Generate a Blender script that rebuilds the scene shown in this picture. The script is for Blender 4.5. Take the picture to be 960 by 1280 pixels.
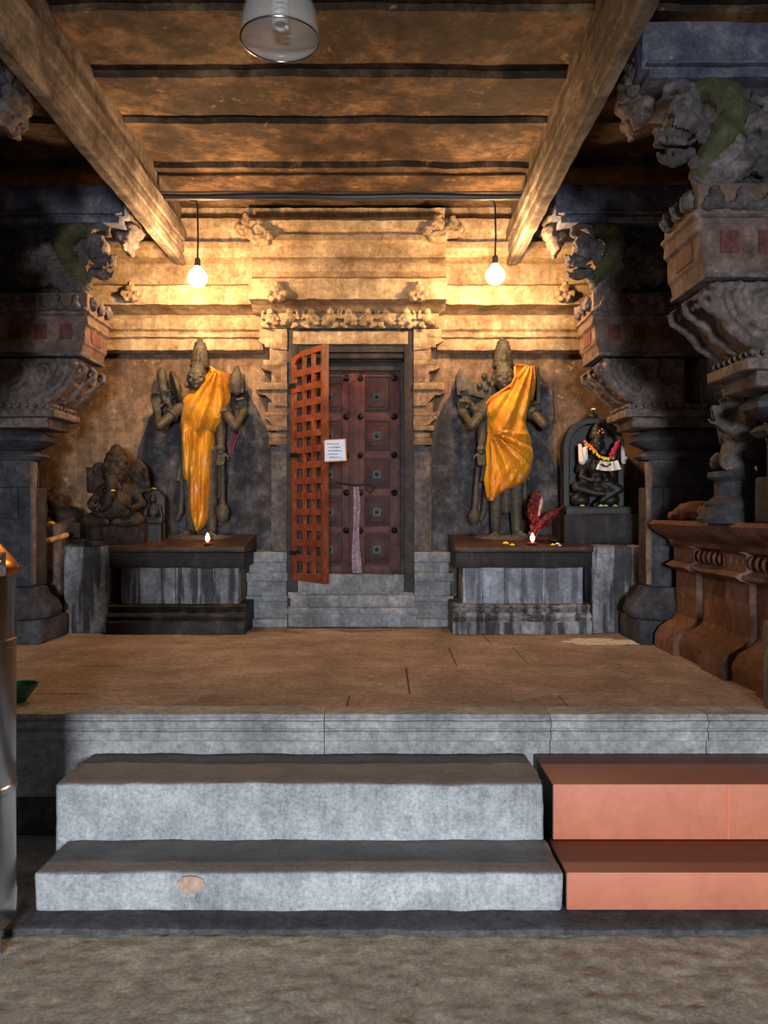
import bpy, bmesh, math, random
from mathutils import Vector, Matrix, noise, Euler
random.seed(7)
for o in list(bpy.data.objects): bpy.data.objects.remove(o)
SC = bpy.context.scene
COL = SC.collection
PI = math.pi

# ---------------------------------------------------------------- camera
EYE = 1.68
cd = bpy.data.cameras.new('camera'); cam = bpy.data.objects.new('camera', cd); COL.objects.link(cam)
cam.location = (0, 0, EYE); cam.rotation_euler = (PI/2, 0, 0)
cd.sensor_fit = 'VERTICAL'; cd.sensor_height = 36.0; cd.lens = 36.0*1000/1280
cd.clip_start = .05
SC.camera = cam
# ---------------------------------------------------------------- world, lights, exposure
w = bpy.data.worlds.new('world'); SC.world = w; w.use_nodes = True
w.node_tree.nodes['Background'].inputs[0].default_value = (.72, .82, 1, 1)
w.node_tree.nodes['Background'].inputs[1].default_value = .13
ld = bpy.data.lights.new('entrance_daylight', 'AREA'); ld.shape = 'RECTANGLE'; ld.size = 1.6; ld.size_y = 1.5
ld.energy = 1750; ld.color = (.88, .94, 1.0)
lo = bpy.data.objects.new('entrance_daylight', ld); COL.objects.link(lo)
lo.location = (.50, -9.5, 2.1); lo.rotation_euler = (PI/2, 0, 0)
BULB_E = 520.0
BULB_C = (1.0, .61, .30)
VS = SC.view_settings
SC.display_settings.display_device = 'sRGB'
VS.view_transform = 'Standard'; VS.look = 'None'; VS.gamma = 1; VS.use_curve_mapping = False
VS.exposure = 0.0

# ---------------------------------------------------------------- materials
def lin(c):
    return tuple((v/255/12.92 if v/255 <= .04045 else ((v/255+.055)/1.055)**2.4) for v in c) + (1,)
class NT:
    def __init__(s, name):
        s.m = bpy.data.materials.new(name); s.m.use_nodes = True
        s.t = s.m.node_tree; s.b = s.t.nodes['Principled BSDF']
    def n(s, ty, **k):
        x = s.t.nodes.new(ty)
        for a, v in k.items():
            if a.startswith('i_'):
                x.inputs[a[2:].replace('_', ' ')].default_value = v
            else: setattr(x, a, v)
        return x
    def l(s, a, b): s.t.links.new(a, b)
def top_tint(N, out, c):
    # mixes a darker, browner colour into upward faces
    ge = N.n('ShaderNodeNewGeometry'); sp = N.n('ShaderNodeSeparateXYZ'); N.l(ge.outputs['Normal'], sp.inputs[0])
    mr = N.n('ShaderNodeMapRange'); mr.inputs['From Min'].default_value=.6; mr.inputs['From Max'].default_value=.92; mr.inputs['To Max'].default_value=.75
    N.l(sp.outputs['Z'], mr.inputs['Value'])
    mm = N.n('ShaderNodeMix', data_type='RGBA'); N.l(mr.outputs[0], mm.inputs['Factor']); N.l(out, mm.inputs[6]); mm.inputs[7].default_value = lin(c)
    return mm.outputs[2]
def stone(name, c1, c2, c3=None, scale=3.0, bump=.35, rough=.85, streak=0.0, streak_c=None, spots=0.0, spot_c=(225,215,200), fine=22.0, spec=.25, dist=.02, ssc=(9,9,.7), top=None, fmix=1.0):
    N = NT(name)
    tc = N.n('ShaderNodeTexCoord')
    n1 = N.n('ShaderNodeTexNoise', i_Scale=scale, i_Detail=8.0, i_Roughness=.72, i_Distortion=.1)
    N.l(tc.outputs['Object'], n1.inputs['Vector'])
    r = N.n('ShaderNodeValToRGB')
    e = r.color_ramp.elements
    e[0].position = .34; e[0].color = lin(c1); e[1].position = .66; e[1].color = lin(c2)
    if c3: x = e.new(.5); x.color = lin(c3)
    N.l(n1.outputs['Fac'], r.inputs['Fac'])
    out = r.outputs['Color']
    n2 = N.n('ShaderNodeTexNoise', i_Scale=fine, i_Detail=9.0, i_Roughness=.8)
    N.l(tc.outputs['Object'], n2.inputs['Vector'])
    r2 = N.n('ShaderNodeValToRGB'); r2.color_ramp.elements[0].position = .3; r2.color_ramp.elements[0].color = (.42,.42,.42,1)
    r2.color_ramp.elements[1].position = .7; r2.color_ramp.elements[1].color = (1.42,1.42,1.42,1)
    N.l(n2.outputs['Fac'], r2.inputs['Fac'])
    mx = N.n('ShaderNodeMix', data_type='RGBA', blend_type='MULTIPLY'); mx.inputs['Factor'].default_value = fmix
    N.l(out, mx.inputs[6]); N.l(r2.outputs['Color'], mx.inputs[7]); out = mx.outputs[2]
    if streak:
        mp = N.n('ShaderNodeMapping'); mp.inputs['Scale'].default_value = ssc
        N.l(tc.outputs['Object'], mp.inputs['Vector'])
        n3 = N.n('ShaderNodeTexNoise', i_Scale=1.2, i_Detail=5.0, i_Roughness=.6, i_Distortion=.3)
        N.l(mp.outputs[0], n3.inputs['Vector'])
        r3 = N.n('ShaderNodeValToRGB'); r3.color_ramp.elements[0].position = .46; r3.color_ramp.elements[1].position = .56
        r3.color_ramp.elements[0].color = (0,0,0,1); r3.color_ramp.elements[1].color = (streak,)*3 + (1,)
        N.l(n3.outputs['Fac'], r3.inputs['Fac'])
        m3 = N.n('ShaderNodeMix', data_type='RGBA'); N.l(r3.outputs['Color'], m3.inputs['Factor'])
        N.l(out, m3.inputs[6]); m3.inputs[7].default_value = lin(streak_c or (20,18,17)); out = m3.outputs[2]
    if spots:
        n4 = N.n('ShaderNodeTexNoise', i_Scale=scale*5, i_Detail=9.0, i_Roughness=.75)
        N.l(tc.outputs['Object'], n4.inputs['Vector'])
        r4 = N.n('ShaderNodeValToRGB'); r4.color_ramp.elements[0].position = .60; r4.color_ramp.elements[1].position = .68
        r4.color_ramp.elements[0].color = (0,0,0,1); r4.color_ramp.elements[1].color = (spots,)*3 + (1,)
        N.l(n4.outputs['Fac'], r4.inputs['Fac'])
        m4 = N.n('ShaderNodeMix', data_type='RGBA'); N.l(r4.outputs['Color'], m4.inputs['Factor'])
        N.l(out, m4.inputs[6]); m4.inputs[7].default_value = lin(spot_c); out = m4.outputs[2]
    if top: out = top_tint(N, out, top)
    N.l(out, N.b.inputs['Base Color'])
    N.b.inputs['Roughness'].default_value = rough
    N.b.inputs['Specular IOR Level'].default_value = spec
    add = N.n('ShaderNodeMath', operation='MULTIPLY_ADD'); add.inputs[1].default_value = .5
    N.l(n2.outputs['Fac'], add.inputs[0]); N.l(n1.outputs['Fac'], add.inputs[2])
    bp = N.n('ShaderNodeBump'); bp.inputs['Strength'].default_value = bump; bp.inputs['Distance'].default_value = dist
    N.l(add.outputs[0], bp.inputs['Height']); N.l(bp.outputs['Normal'], N.b.inputs['Normal'])
    return N.m
def plain(name, c, rough=.6, metal=0, var=.25, scale=12, emit=None, es=0, trans=0, alpha=1, sheen=0, bump=.1):
    N = NT(name)
    if var:
        tc = N.n('ShaderNodeTexCoord')
        n1 = N.n('ShaderNodeTexNoise', i_Scale=float(scale), i_Detail=5.0)
        N.l(tc.outputs['Object'], n1.inputs['Vector'])
        r = N.n('ShaderNodeValToRGB'); L = lin(c)
        r.color_ramp.elements[0].position = .35; r.color_ramp.elements[1].position = .65
        r.color_ramp.elements[0].color = tuple(v*(1-var) for v in L[:3])+(1,); r.color_ramp.elements[1].color = tuple(min(1,v*(1+var)) for v in L[:3])+(1,)
        N.l(n1.outputs['Fac'], r.inputs['Fac']); N.l(r.outputs['Color'], N.b.inputs['Base Color'])
        if bump:
            bp = N.n('ShaderNodeBump'); bp.inputs['Strength'].default_value = bump; bp.inputs['Distance'].default_value = .01
            N.l(n1.outputs['Fac'], bp.inputs['Height']); N.l(bp.outputs['Normal'], N.b.inputs['Normal'])
    else: N.b.inputs['Base Color'].default_value = lin(c)
    N.b.inputs['Roughness'].default_value = rough; N.b.inputs['Metallic'].default_value = metal
    if sheen: N.b.inputs['Sheen Weight'].default_value = sheen
    if trans: N.b.inputs['Transmission Weight'].default_value = trans
    if alpha < 1: N.b.inputs['Alpha'].default_value = alpha
    if emit:
        N.b.inputs['Emission Color'].default_value = tuple(emit)+(1,); N.b.inputs['Emission Strength'].default_value = es
    return N.m
M = {}
M['wall'] = stone('old_sandstone_wall', (66,54,46), (172,142,112), (128,102,80), 1.9, .7, streak=.4, streak_c=(74,62,54), spots=.6, spot_c=(200,184,158), fine=16)
M['cornice'] = stone('pale_sandstone', (118,96,72), (206,184,148), (170,146,114), 3, .8, streak=.3, streak_c=(110,84,60), spots=.5, spot_c=(110,85,60))
M['grey'] = stone('grey_granite', (98,100,104), (158,160,164), (130,132,136), 3.5, .5, streak=.25, streak_c=(80,78,76), spots=.3, spot_c=(190,160,130))
M['step'] = stone('worn_granite_step', (140,142,145), (210,211,212), (178,181,184), 3.4, .45, streak=.14, streak_c=(214,216,220), spots=.5, spot_c=(150,132,112), fine=60, ssc=(30,30,1.2), top=(104,98,92))
M['ground'] = stone('rough_floor_stone', (164,160,148), (216,210,196), (188,183,170), 9, 1.0, fine=70, rough=.8, dist=.015, spots=.4, spot_c=(130,116,98))
M['foot'] = stone('dark_footing_stone', (78,77,79), (124,122,124), None, 5, 1.0, fine=30, dist=.03)
M['platform'] = stone('worn_paving', (120,106,96), (176,158,146), (148,130,120), 2.0, .45, fine=30, spots=.15, spot_c=(185,165,145))
M['kerb'] = stone('grey_kerb', (134,134,135), (184,184,183), (158,157,157), 3, .5, spots=.35, spot_c=(150,125,100))
M['sooty'] = stone('oil_blackened_stone', (24,22,22), (66,60,56), (38,35,34), 4, .4, rough=.6, streak=.45, streak_c=(14,12,12))
M['altar'] = stone('grey_streaked_stone', (98,98,102), (168,170,176), (128,128,132), 3, .5, streak=.8, streak_c=(26,24,24), fine=26)
M['altar_blue'] = stone('whitewashed_stone', (116,118,126), (186,190,200), (150,154,164), 3, .4, streak=.6, streak_c=(60,56,54), fine=26)
M['slab'] = stone('oily_brown_slab', (44,30,22), (92,64,46), (64,44,32), 4, .4, rough=.4, spots=.3, spot_c=(150,110,80))
M['dark'] = stone('black_temple_granite', (48,45,38), (92,86,72), (68,62,52), 7, .35, rough=.55, fine=50, spec=.4)
M['dark2'] = stone('dark_seated_stone', (34,27,23), (70,54,45), (50,39,33), 8, .4, rough=.6, fine=50)
M['panel'] = stone('shade_grey_panel', (34,33,36), (104,100,102), (62,60,64), 5, .6, rough=.75, streak=.3, streak_c=(30,28,30), spots=.5, spot_c=(132,122,112), fine=18)  # dark grey that paints the bulb shade around the standing statues
M['black'] = stone('deep_black_stone', (17,16,16), (38,36,35), None, 8, .3, rough=.45, fine=50, spec=.4)
M['blue'] = stone('blue_washed_stone', (64,66,80), (138,136,142), (96,96,108), 4, .6, streak=.22, streak_c=(48,56,104), spots=.5, spot_c=(170,168,172))
M['bluedark'] = stone('old_grey_blue_stone', (42,42,46), (84,82,86), (60,60,66), 4, .6, spots=.35, spot_c=(130,128,130))
M['carve'] = stone('carved_weathered_stone', (64,59,58), (124,116,114), (90,83,82), 6, .6, spots=.45, spot_c=(175,165,160))
M['green'] = stone('faded_green_paint', (58,58,40), (92,90,64), None, 9, .6)
M['ochre'] = stone('reddish_plastered_stone', (80,64,58), (136,114,104), (106,86,78), 5, .5, spots=.35, spot_c=(110,96,90))
M['plinth'] = stone('red_ochre_plinth', (82,58,48), (130,98,82), (104,76,64), 3, .5, spots=.25, spot_c=(90,80,76))
M['redpaint'] = stone('faded_red_paint', (84,48,46), (108,68,62), None, 9, .4)
M['lotus'] = stone('carved_bracket_stone', (76,68,66), (140,124,116), (106,94,90), 7, .6, spots=.4, spot_c=(170,120,95))
M['ceil'] = stone('soot_stained_ceiling', (30,24,21), (150,120,90), (74,58,46), 1.3, .8, fine=9, rough=.8, spots=.6, spot_c=(186,148,100))
M['beam'] = stone('beam_stone', (74,64,56), (176,160,142), (126,112,98), 3, .8, streak=.35, streak_c=(60,50,42), ssc=(40,.8,40), fine=14)
M['terra'] = stone('terracotta_paint', (198,118,90), (214,134,104), None, 4, .12, rough=.5, fine=30, spots=.0, top=(104,70,58), fmix=.15)
M['smudge'] = plain('orange_pigment', (192,160,142), .8, var=.2, scale=40)
M['lime'] = stone('white_powder', (200,194,186), (240,236,230), None, 14, .4)
M['terraj'] = plain('orange_joint', (235,120,80), .6, var=0)
M['doorwood'] = stone('dark_red_door_wood', (36,20,19), (80,42,39), (56,30,28), 7, .3, rough=.5, fine=30, streak=.3, streak_c=(40,22,20))
M['doorrail'] = stone('door_rail_wood', (52,29,27), (98,56,50), None, 9, .3, rough=.5)
M['iron'] = plain('black_iron', (22,24,26), .5, .3)
M['frame'] = stone('dark_door_frame', (34,30,30), (74,66,62), (50,44,44), 5, .4, rough=.6)
M['gate'] = stone('orange_painted_wood', (98,48,30), (146,82,54), (124,64,42), 5, .25, rough=.4, fine=18)
M['paper'] = plain('notice_paper', (214,220,238), .6, var=.06)
M['ink'] = plain('blue_ink', (60,70,120), .7, var=0)
M['border'] = plain('orange_border', (214,130,60), .6, var=0)
M['strip'] = stone('silver_purple_cloth', (120,96,110), (190,170,184), None, 30, .6, rough=.5)
M['steel'] = plain('brushed_steel', (150,146,142), .22, 1, var=.2, scale=4, bump=.04)
M['brass'] = plain('brass_lid', (190,130,70), .3, 1, var=.2)
M['chrome'] = plain('chrome', (220,225,235), .08, 1, var=0)
M['greenp'] = plain('green_plastic', (20,110,80), .35, var=.1)
M['wood'] = stone('bamboo_wood', (170,110,56), (214,158,90), None, 12, .2, rough=.5)
M['mari'] = plain('marigold_yellow', (250,200,60), .7, var=.2, scale=60)
M['marig'] = plain('yellow_green_flower', (214,214,60), .7, var=.2, scale=60)
M['white'] = plain('white_flower', (240,234,220), .7, var=.1, scale=60)
M['orangef'] = plain('orange_flower', (240,120,50), .7, var=.2, scale=60)
M['pinkf'] = plain('magenta_flower', (176,36,72), .7, var=.2, scale=60)
M['redcloth'] = stone('crimson_gold_cloth', (58,12,24), (112,42,38), (80,20,30), 30, .4, rough=.4, spots=.5, spot_c=(214,120,90))
M['magenta'] = plain('crimson_cloth', (130,16,40), .45, var=.4, scale=20, sheen=.3)
M['silverpink'] = plain('pale_pink_border', (176,130,130), .5, var=.4, scale=30)
M['clay'] = plain('clay', (90,50,34), .6)
M['cable'] = plain('black_cable', (14,13,13), .6, var=0)
M['conduit'] = plain('grey_conduit', (52,46,42), .45, var=.2)
M['white_cloth'] = plain('white_cloth', (226,216,206), .7, var=.1)
M['lamp_white'] = plain('fluorescent_tube_white', (225,225,222), .3, var=0)
M['flame'] = plain('flame', (255,150,80), .5, var=0, emit=(1,.52,.30), es=26)
M['bluepipe'] = plain('pale_blue_leg', (160,180,205), .5, var=.1)
# satin
def satin(name, c1, c2):
    N = NT(name); tc = N.n('ShaderNodeTexCoord')
    n1 = N.n('ShaderNodeTexNoise', i_Scale=3.0, i_Detail=3.0); N.l(tc.outputs['Object'], n1.inputs['Vector'])
    r = N.n('ShaderNodeValToRGB'); r.color_ramp.elements[0].position=.35; r.color_ramp.elements[1].position=.65
    r.color_ramp.elements[0].color = lin(c1); r.color_ramp.elements[1].color = lin(c2)
    N.l(n1.outputs['Fac'], r.inputs['Fac']); N.l(r.outputs['Color'], N.b.inputs['Base Color'])
    mp = N.n('ShaderNodeMapping'); mp.inputs['Scale'].default_value = (1, 1, .35); mp.inputs['Rotation'].default_value = (0, .35, 0)
    N.l(tc.outputs['Object'], mp.inputs['Vector'])
    n2 = N.n('ShaderNodeTexNoise', i_Scale=14.0, i_Detail=2.0, i_Distortion=.6); N.l(mp.outputs[0], n2.inputs['Vector'])
    bp = N.n('ShaderNodeBump'); bp.inputs['Strength'].default_value = .8; bp.inputs['Distance'].default_value = .03
    N.l(n2.outputs['Fac'], bp.inputs['Height']); N.l(bp.outputs['Normal'], N.b.inputs['Normal'])
    N.b.inputs['Roughness'].default_value = .38; N.b.inputs['Sheen Weight'].default_value = .05
    return N.m
M['satin'] = satin('orange_satin', (186,114,14), (220,156,34))
M['satin_edge'] = satin('gold_orange_border', (240,100,20), (250,150,30))
def glassmat():
    N = NT('lamp_glass'); N.b.inputs['Base Color'].default_value = (.55,.53,.50,1)
    N.b.inputs['Roughness'].default_value = .25; N.b.inputs['Alpha'].default_value = .30
    return N.m
M['glass'] = glassmat()
def bulbmat():
    N = NT('lit_bulb_glass'); N.b.inputs['Base Color'].default_value = (1,.9,.7,1)
    N.b.inputs['Emission Color'].default_value = BULB_C+(1,); N.b.inputs['Emission Strength'].default_value = BULB_E
    return N.m
M['bulb'] = bulbmat()

# ---------------------------------------------------------------- helpers
def wpos(o):
    p = Vector((0,0,0))
    while o is not None: p += o.location; o = o.parent
    return p
def P(px, py, d): return Vector(((px-480)*d/1000, d, EYE-(py-640)*d/1000))
def X(px, d): return (px-480)*d/1000
def Z(py, d): return EYE-(py-640)*d/1000
def tag(o, label=None, cat=None, group=None, kind=None):
    for k, v in (('label',label),('category',cat),('group',group),('kind',kind)):
        if v: o[k] = v
    return o
def empty(name, loc, label=None, cat=None, group=None, kind=None):
    o = bpy.data.objects.new(name, None); COL.objects.link(o); o.location = loc; o.empty_display_size = .1
    return tag(o, label, cat, group, kind)
def copy_tree(o, parent=None):
    c = o.copy(); COL.objects.link(c)
    if parent: c.parent = parent
    for ch in list(o.children): copy_tree(ch, c)
    return c
class MB:
    def __init__(s): s.bm = bmesh.new()
    def box(s, x0, x1, y0, y1, z0, z1, rot=None):
        c = Vector(((x0+x1)/2,(y0+y1)/2,(z0+z1)/2))
        m = Matrix.Translation(c)
        if rot: m = m @ Euler(rot).to_matrix().to_4x4()
        m = m @ Matrix.Diagonal((abs(x1-x0),abs(y1-y0),abs(z1-z0),1))
        bmesh.ops.create_cube(s.bm, size=1, matrix=m); return s
    def pbox(s, px0, px1, py0, py1, d0, d1):
        return s.box(X(px0,d0), X(px1,d0), d0, d1, Z(py1,d0), Z(py0,d0))
    def prism(s, pts, a, b, axis='y'):
        def mk(u, v, t): return {'y':(u,t,v),'x':(t,u,v),'z':(u,v,t)}[axis]
        A = [s.bm.verts.new(mk(u,v,a)) for u,v in pts]; B = [s.bm.verts.new(mk(u,v,b)) for u,v in pts]
        n = len(pts)
        s.bm.faces.new(A); s.bm.faces.new(B[::-1])
        for i in range(n): s.bm.faces.new((A[i],B[i],B[(i+1)%n],A[(i+1)%n]))
        return s
    def lathe(s, prof, c, seg=24, rx=1, ry=1, mat=None, ang=0):
        rings = []
        for r, z in prof:
            rg = []
            for i in range(seg):
                a = ang + 2*PI*i/seg; p = Vector((r*rx*math.cos(a), r*ry*math.sin(a), z))
                if mat: p = mat @ p
                rg.append(s.bm.verts.new(Vector(c)+p))
            rings.append(rg)
        for a, b in zip(rings, rings[1:]):
            for i in range(seg): s.bm.faces.new((a[i],a[(i+1)%seg],b[(i+1)%seg],b[i]))
        s.bm.faces.new(rings[0][::-1]); s.bm.faces.new(rings[-1]); return s
    def ell(s, c, r, rot=None, sub=3):
        m = Matrix.Translation(Vector(c))
        if rot: m = m @ Euler(rot).to_matrix().to_4x4()
        if not hasattr(r, '__len__'): r = (r,r,r)
        bmesh.ops.create_icosphere(s.bm, subdivisions=sub, radius=1, matrix=m @ Matrix.Diagonal((r[0],r[1],r[2],1))); return s
    def cap(s, a, b, ra, rb=None, seg=12):
        rb = ra if rb is None else rb
        a = Vector(a); b = Vector(b); d = b-a; L = max(d.length, 1e-5)
        q = d.to_track_quat('Z','Y').to_matrix()
        prof = [(ra*math.sin(t), -ra*math.cos(t)) for t in (.15,.5,.9,1.3)] + [(ra,0),(rb,L)] + [(rb*math.cos(t), L+rb*math.sin(t)) for t in (.3,.7,1.1,1.42)]
        return s.lathe(prof, a, seg, mat=q)
    def tube(s, pts, rads, seg=12):
        pts = [Vector(p) for p in pts]
        if not hasattr(rads,'__len__'): rads = [rads]*len(pts)
        rings = []; up = Vector((0,1,0))
        for i, p in enumerate(pts):
            t = (pts[min(i+1,len(pts)-1)]-pts[max(i-1,0)]).normalized()
            u = up - t*up.dot(t)
            if u.length < 1e-3: u = Vector((1,0,0)) - t*t.x
            u.normalize(); v = t.cross(u)
            rings.append([s.bm.verts.new(p+(u*math.cos(2*PI*k/seg)+v*math.sin(2*PI*k/seg))*rads[i]) for k in range(seg)])
            up = u
        for a, b in zip(rings, rings[1:]):
            for k in range(seg): s.bm.faces.new((a[k],a[(k+1)%seg],b[(k+1)%seg],b[k]))
        s.bm.faces.new(rings[0][::-1]); s.bm.faces.new(rings[-1]); return s
    def grid(s, f, nu, nv):
        V = [[s.bm.verts.new(f(i/nu, j/nv)) for j in range(nv+1)] for i in range(nu+1)]
        for i in range(nu):
            for j in range(nv): s.bm.faces.new((V[i][j],V[i+1][j],V[i+1][j+1],V[i][j+1]))
        return s
    def cut(s, L, it=4, cap=60000):
        for k in range(it):
            es = [e for e in s.bm.edges if e.calc_length() > L]
            if not es or len(s.bm.verts) > cap: break
            bmesh.ops.subdivide_edges(s.bm, edges=es, cuts=1, use_grid_fill=True)
        bmesh.ops.triangulate(s.bm, faces=[f for f in s.bm.faces if len(f.verts) > 4]); return s
    def rough(s, amp, freq=6.0, L=None, it=5):
        if L: s.cut(L, it)
        for v in s.bm.verts:
            n = noise.noise_vector(v.co*freq) + .5*noise.noise_vector(v.co*freq*3.1)
            v.co += n*amp
        return s
    def bevel(s, w, seg=2, ang=.5):
        bmesh.ops.recalc_face_normals(s.bm, faces=s.bm.faces)
        es = [e for e in s.bm.edges if len(e.link_faces)==2 and e.calc_face_angle(0) > ang]
        bmesh.ops.bevel(s.bm, geom=es, offset=w, segments=seg, affect='EDGES', profile=.5, clamp_overlap=True); return s
    def mirror_x(s, cx):
        for v in s.bm.verts: v.co.x = 2*cx - v.co.x
        bmesh.ops.reverse_faces(s.bm, faces=s.bm.faces); return s
    def build(s, name, mat, parent=None, smooth=True, ang=.6, vox=0, sm=0, solid=0, origin=None, carve=0, cf=22):
        bmesh.ops.recalc_face_normals(s.bm, faces=s.bm.faces)
        me = bpy.data.meshes.new(name)
        if parent is not None: org = wpos(parent)
        elif origin is not None: org = Vector(origin)
        else:
            xs=[v.co for v in s.bm.verts]
            org = Vector(((min(v.x for v in xs)+max(v.x for v in xs))/2,(min(v.y for v in xs)+max(v.y for v in xs))/2,min(v.z for v in xs)))
        bmesh.ops.translate(s.bm, verts=s.bm.verts, vec=-org)
        s.bm.to_mesh(me); s.bm.free()
        o = bpy.data.objects.new(name, me); COL.objects.link(o)
        if vox or solid:
            if vox:
                md = o.modifiers.new('r','REMESH'); md.mode='VOXEL'; md.voxel_size=vox
                if sm:
                    m2 = o.modifiers.new('s','SMOOTH'); m2.iterations=sm; m2.factor=.5
            if solid:
                m3 = o.modifiers.new('t','SOLIDIFY'); m3.thickness=solid; m3.offset=0
            dg = bpy.context.evaluated_depsgraph_get()
            me2 = bpy.data.meshes.new_from_object(o.evaluated_get(dg)); o.modifiers.clear()
            o.data = me2; bpy.data.meshes.remove(me); me = me2; me.name = name
            if carve:
                nn_ = [v.normal.copy() for v in me.vertices]
                for v, n_ in zip(me.vertices, nn_):
                    c_ = v.co*cf; v.co += n_*carve*(noise.noise(c_)+.6*noise.noise(c_*2.3)-.3*abs(noise.noise(c_*1.3+Vector((5,5,5)))))
        me.materials.clear(); me.materials.append(M[mat])
        if smooth:
            me.shade_smooth()
            if not vox: me.set_sharp_from_angle(angle=ang)
        if parent is not None: o.parent = parent
        else: o.location = org
        return o
def struct(mb, name, mat, **k): return tag(mb.build(name, mat, **k), kind='structure')

# ================================================================ SETTING
PZ = .63            # platform height
WY = 7.55           # main wall face
# lower floor
m = MB(); m.grid(lambda u,v: Vector((-3.6+7.2*u, 1.2+2.3*v, 0)), 300, 150)
for v in m.bm.verts:
    c = v.co; v.co.z = .005*noise.noise(c*4) + .005*noise.noise(c*15) + .005*noise.noise(c*34) - .012
struct(m, 'floor', 'ground')
m = MB(); m.box(-3.6, 3.6, -1.4, 1.2, -.1, -.01); m.box(-4.6,4.2,3.3,4.3,-.1,-.012); struct(m, 'floor.001', 'ground')
m = MB(); m.box(-3.6, 3.6, 3.20, 3.62, -.10, .010).bevel(.01).rough(.007, 9, .07, 6); struct(m, 'trim_1', 'foot')
# platform paving (slabs with joints)
m = MB()
rowy = [4.30, 4.62, 5.45, 6.25, 7.9]
for i in range(4):
    xs = [-4.6, -2.6+.5*(i%2), -.2+.35*i, 1.0+.5*(i%2), 2.1, 4.2]
    for a, b in zip(xs, xs[1:]):
        m.box(a+.003, b-.003, rowy[i]+.003, rowy[i+1]-.003, .3, PZ)
m.bevel(.006, 1).rough(.0035, 3, .25, 4)
m.box(-4.6, 4.2, 4.3, 7.9, .1, PZ-.03)
struct(m, 'platform', 'platform')
m = MB(); m.box(-4.6,4.2,4.18,4.36,-.05,.5).rough(.008,5,.15,5); struct(m, 'platform.001', 'foot')
# added unseen wall behind the viewer, its opening cuts daylight from upper stone
m = MB(); m.box(-3.4,-.6,-6.2,-6,0,4.6); m.box(2.1,3.6,-6.2,-6,0,4.6); m.box(-.6,2.1,-6.2,-6,2.6,4.6); struct(m,'daylight_blocker_wall','wall')
# kerb of the platform: moulded blocks
def kerb(x0, x1):
    pr = [(4.32,.2),(4.155,.2),(4.155,.49),(4.13,.50),(4.125,.545),(4.14,.552),(4.14,.558),(4.125,.565),(4.12,.60),(4.135,.604),(4.135,.610),(4.13,.616),(4.145,PZ+.002),(4.32,PZ+.002)]
    k = MB(); k.prism([(y,z) for y,z in pr], x0+.002, x1-.002, 'x'); k.cut(.12, 6).rough(.0028, 7)
    return k
kx = [-4.6, X(405,4.12), X(689,4.12), X(886,4.12), 4.2]
for i in range(4): struct(kerb(kx[i], kx[i+1]), 'trim_%d' % (i+2), 'kerb')
# back wall
m = MB()
yb = WY
m.box(-4.6, X(372,7.5)-.06, yb, yb+.35, .3, 4.6); m.box(X(506,7.5)+.06, 4.2, yb, yb+.35, .3, 4.6)
m.box(X(372,7.5)-.08, X(506,7.5)+.08, yb, yb+.35, Z(425,7.4), 4.6)
m.rough(.006, 5, .2, 5)
struct(m, 'wall_back', 'wall')
# thin joints suggested by slightly raised courses
def course(px0, px1, py0, py1, d0, name, mat='wall', bev=.008, r=.004, L=.15):
    k = MB(); k.pbox(px0, px1, py0, py1, d0, WY+.1); k.bevel(bev); k.rough(r, 9, L, 5)
    return struct(k, name, mat)
# ---- entablature: profile in (protrusion, py)
def band(prof, x0, x1, base, name, mat='cornice', r=.005):
    pts = [(WY+.05, Z(prof[0][1],7.3))] + [(base - p, Z(py,7.3)) for p,py in prof] + [(WY+.05, Z(prof[-1][1],7.3))]
    k = MB(); k.prism(pts, x0, x1, 'x'); k.cut(.07, 7).rough(r*1.3, 6).rough(r, 24)
    return struct(k, name, mat)
T = 10
XL, XR = -4.4, 4.0
prof_low = [(.0,388),(.02,390),(.05,397),(.05,408),(.02,411),(.02,414),(.05,415),(.05,418),(.02,420),(.02,434),(-.02,436)]
prof_hi  = [(.03,255),(.02,268),(.10,272),(.10,286),(.06,289),(.06,300),(.14,303),(.16,312),(.13,322),(.03,326),(.03,352),(.13,356),(.19,360),(.19,383),(.05,386),(-.02,389)]
band(prof_low, XL, X(326,7.3), 7.45, 'trim_%d'%T); band(prof_low, X(548,7.3), XR, 7.45, 'trim_%d'%(T+1))
band(prof_hi, XL, X(316,7.3), 7.42, 'trim_%d'%(T+2)); band(prof_hi, X(556,7.3), XR, 7.42, 'trim_%d'%(T+3))
prof_mid = [(.0,260),(.0,274),(.08,277),(.11,281),(.10,289),(.06,292),(.06,296),(.10,298),(.12,306),(.05,311),(.05,321),(.03,323),(.06,326),(.09,333),(.09,343),(.03,347),(.10,352),(.20,356),(.20,381),(.05,384),(.0,388),(-.03,390)]
band(prof_mid, X(316,7.3), X(556,7.3), 7.30, 'trim_%d'%(T+4))
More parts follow.
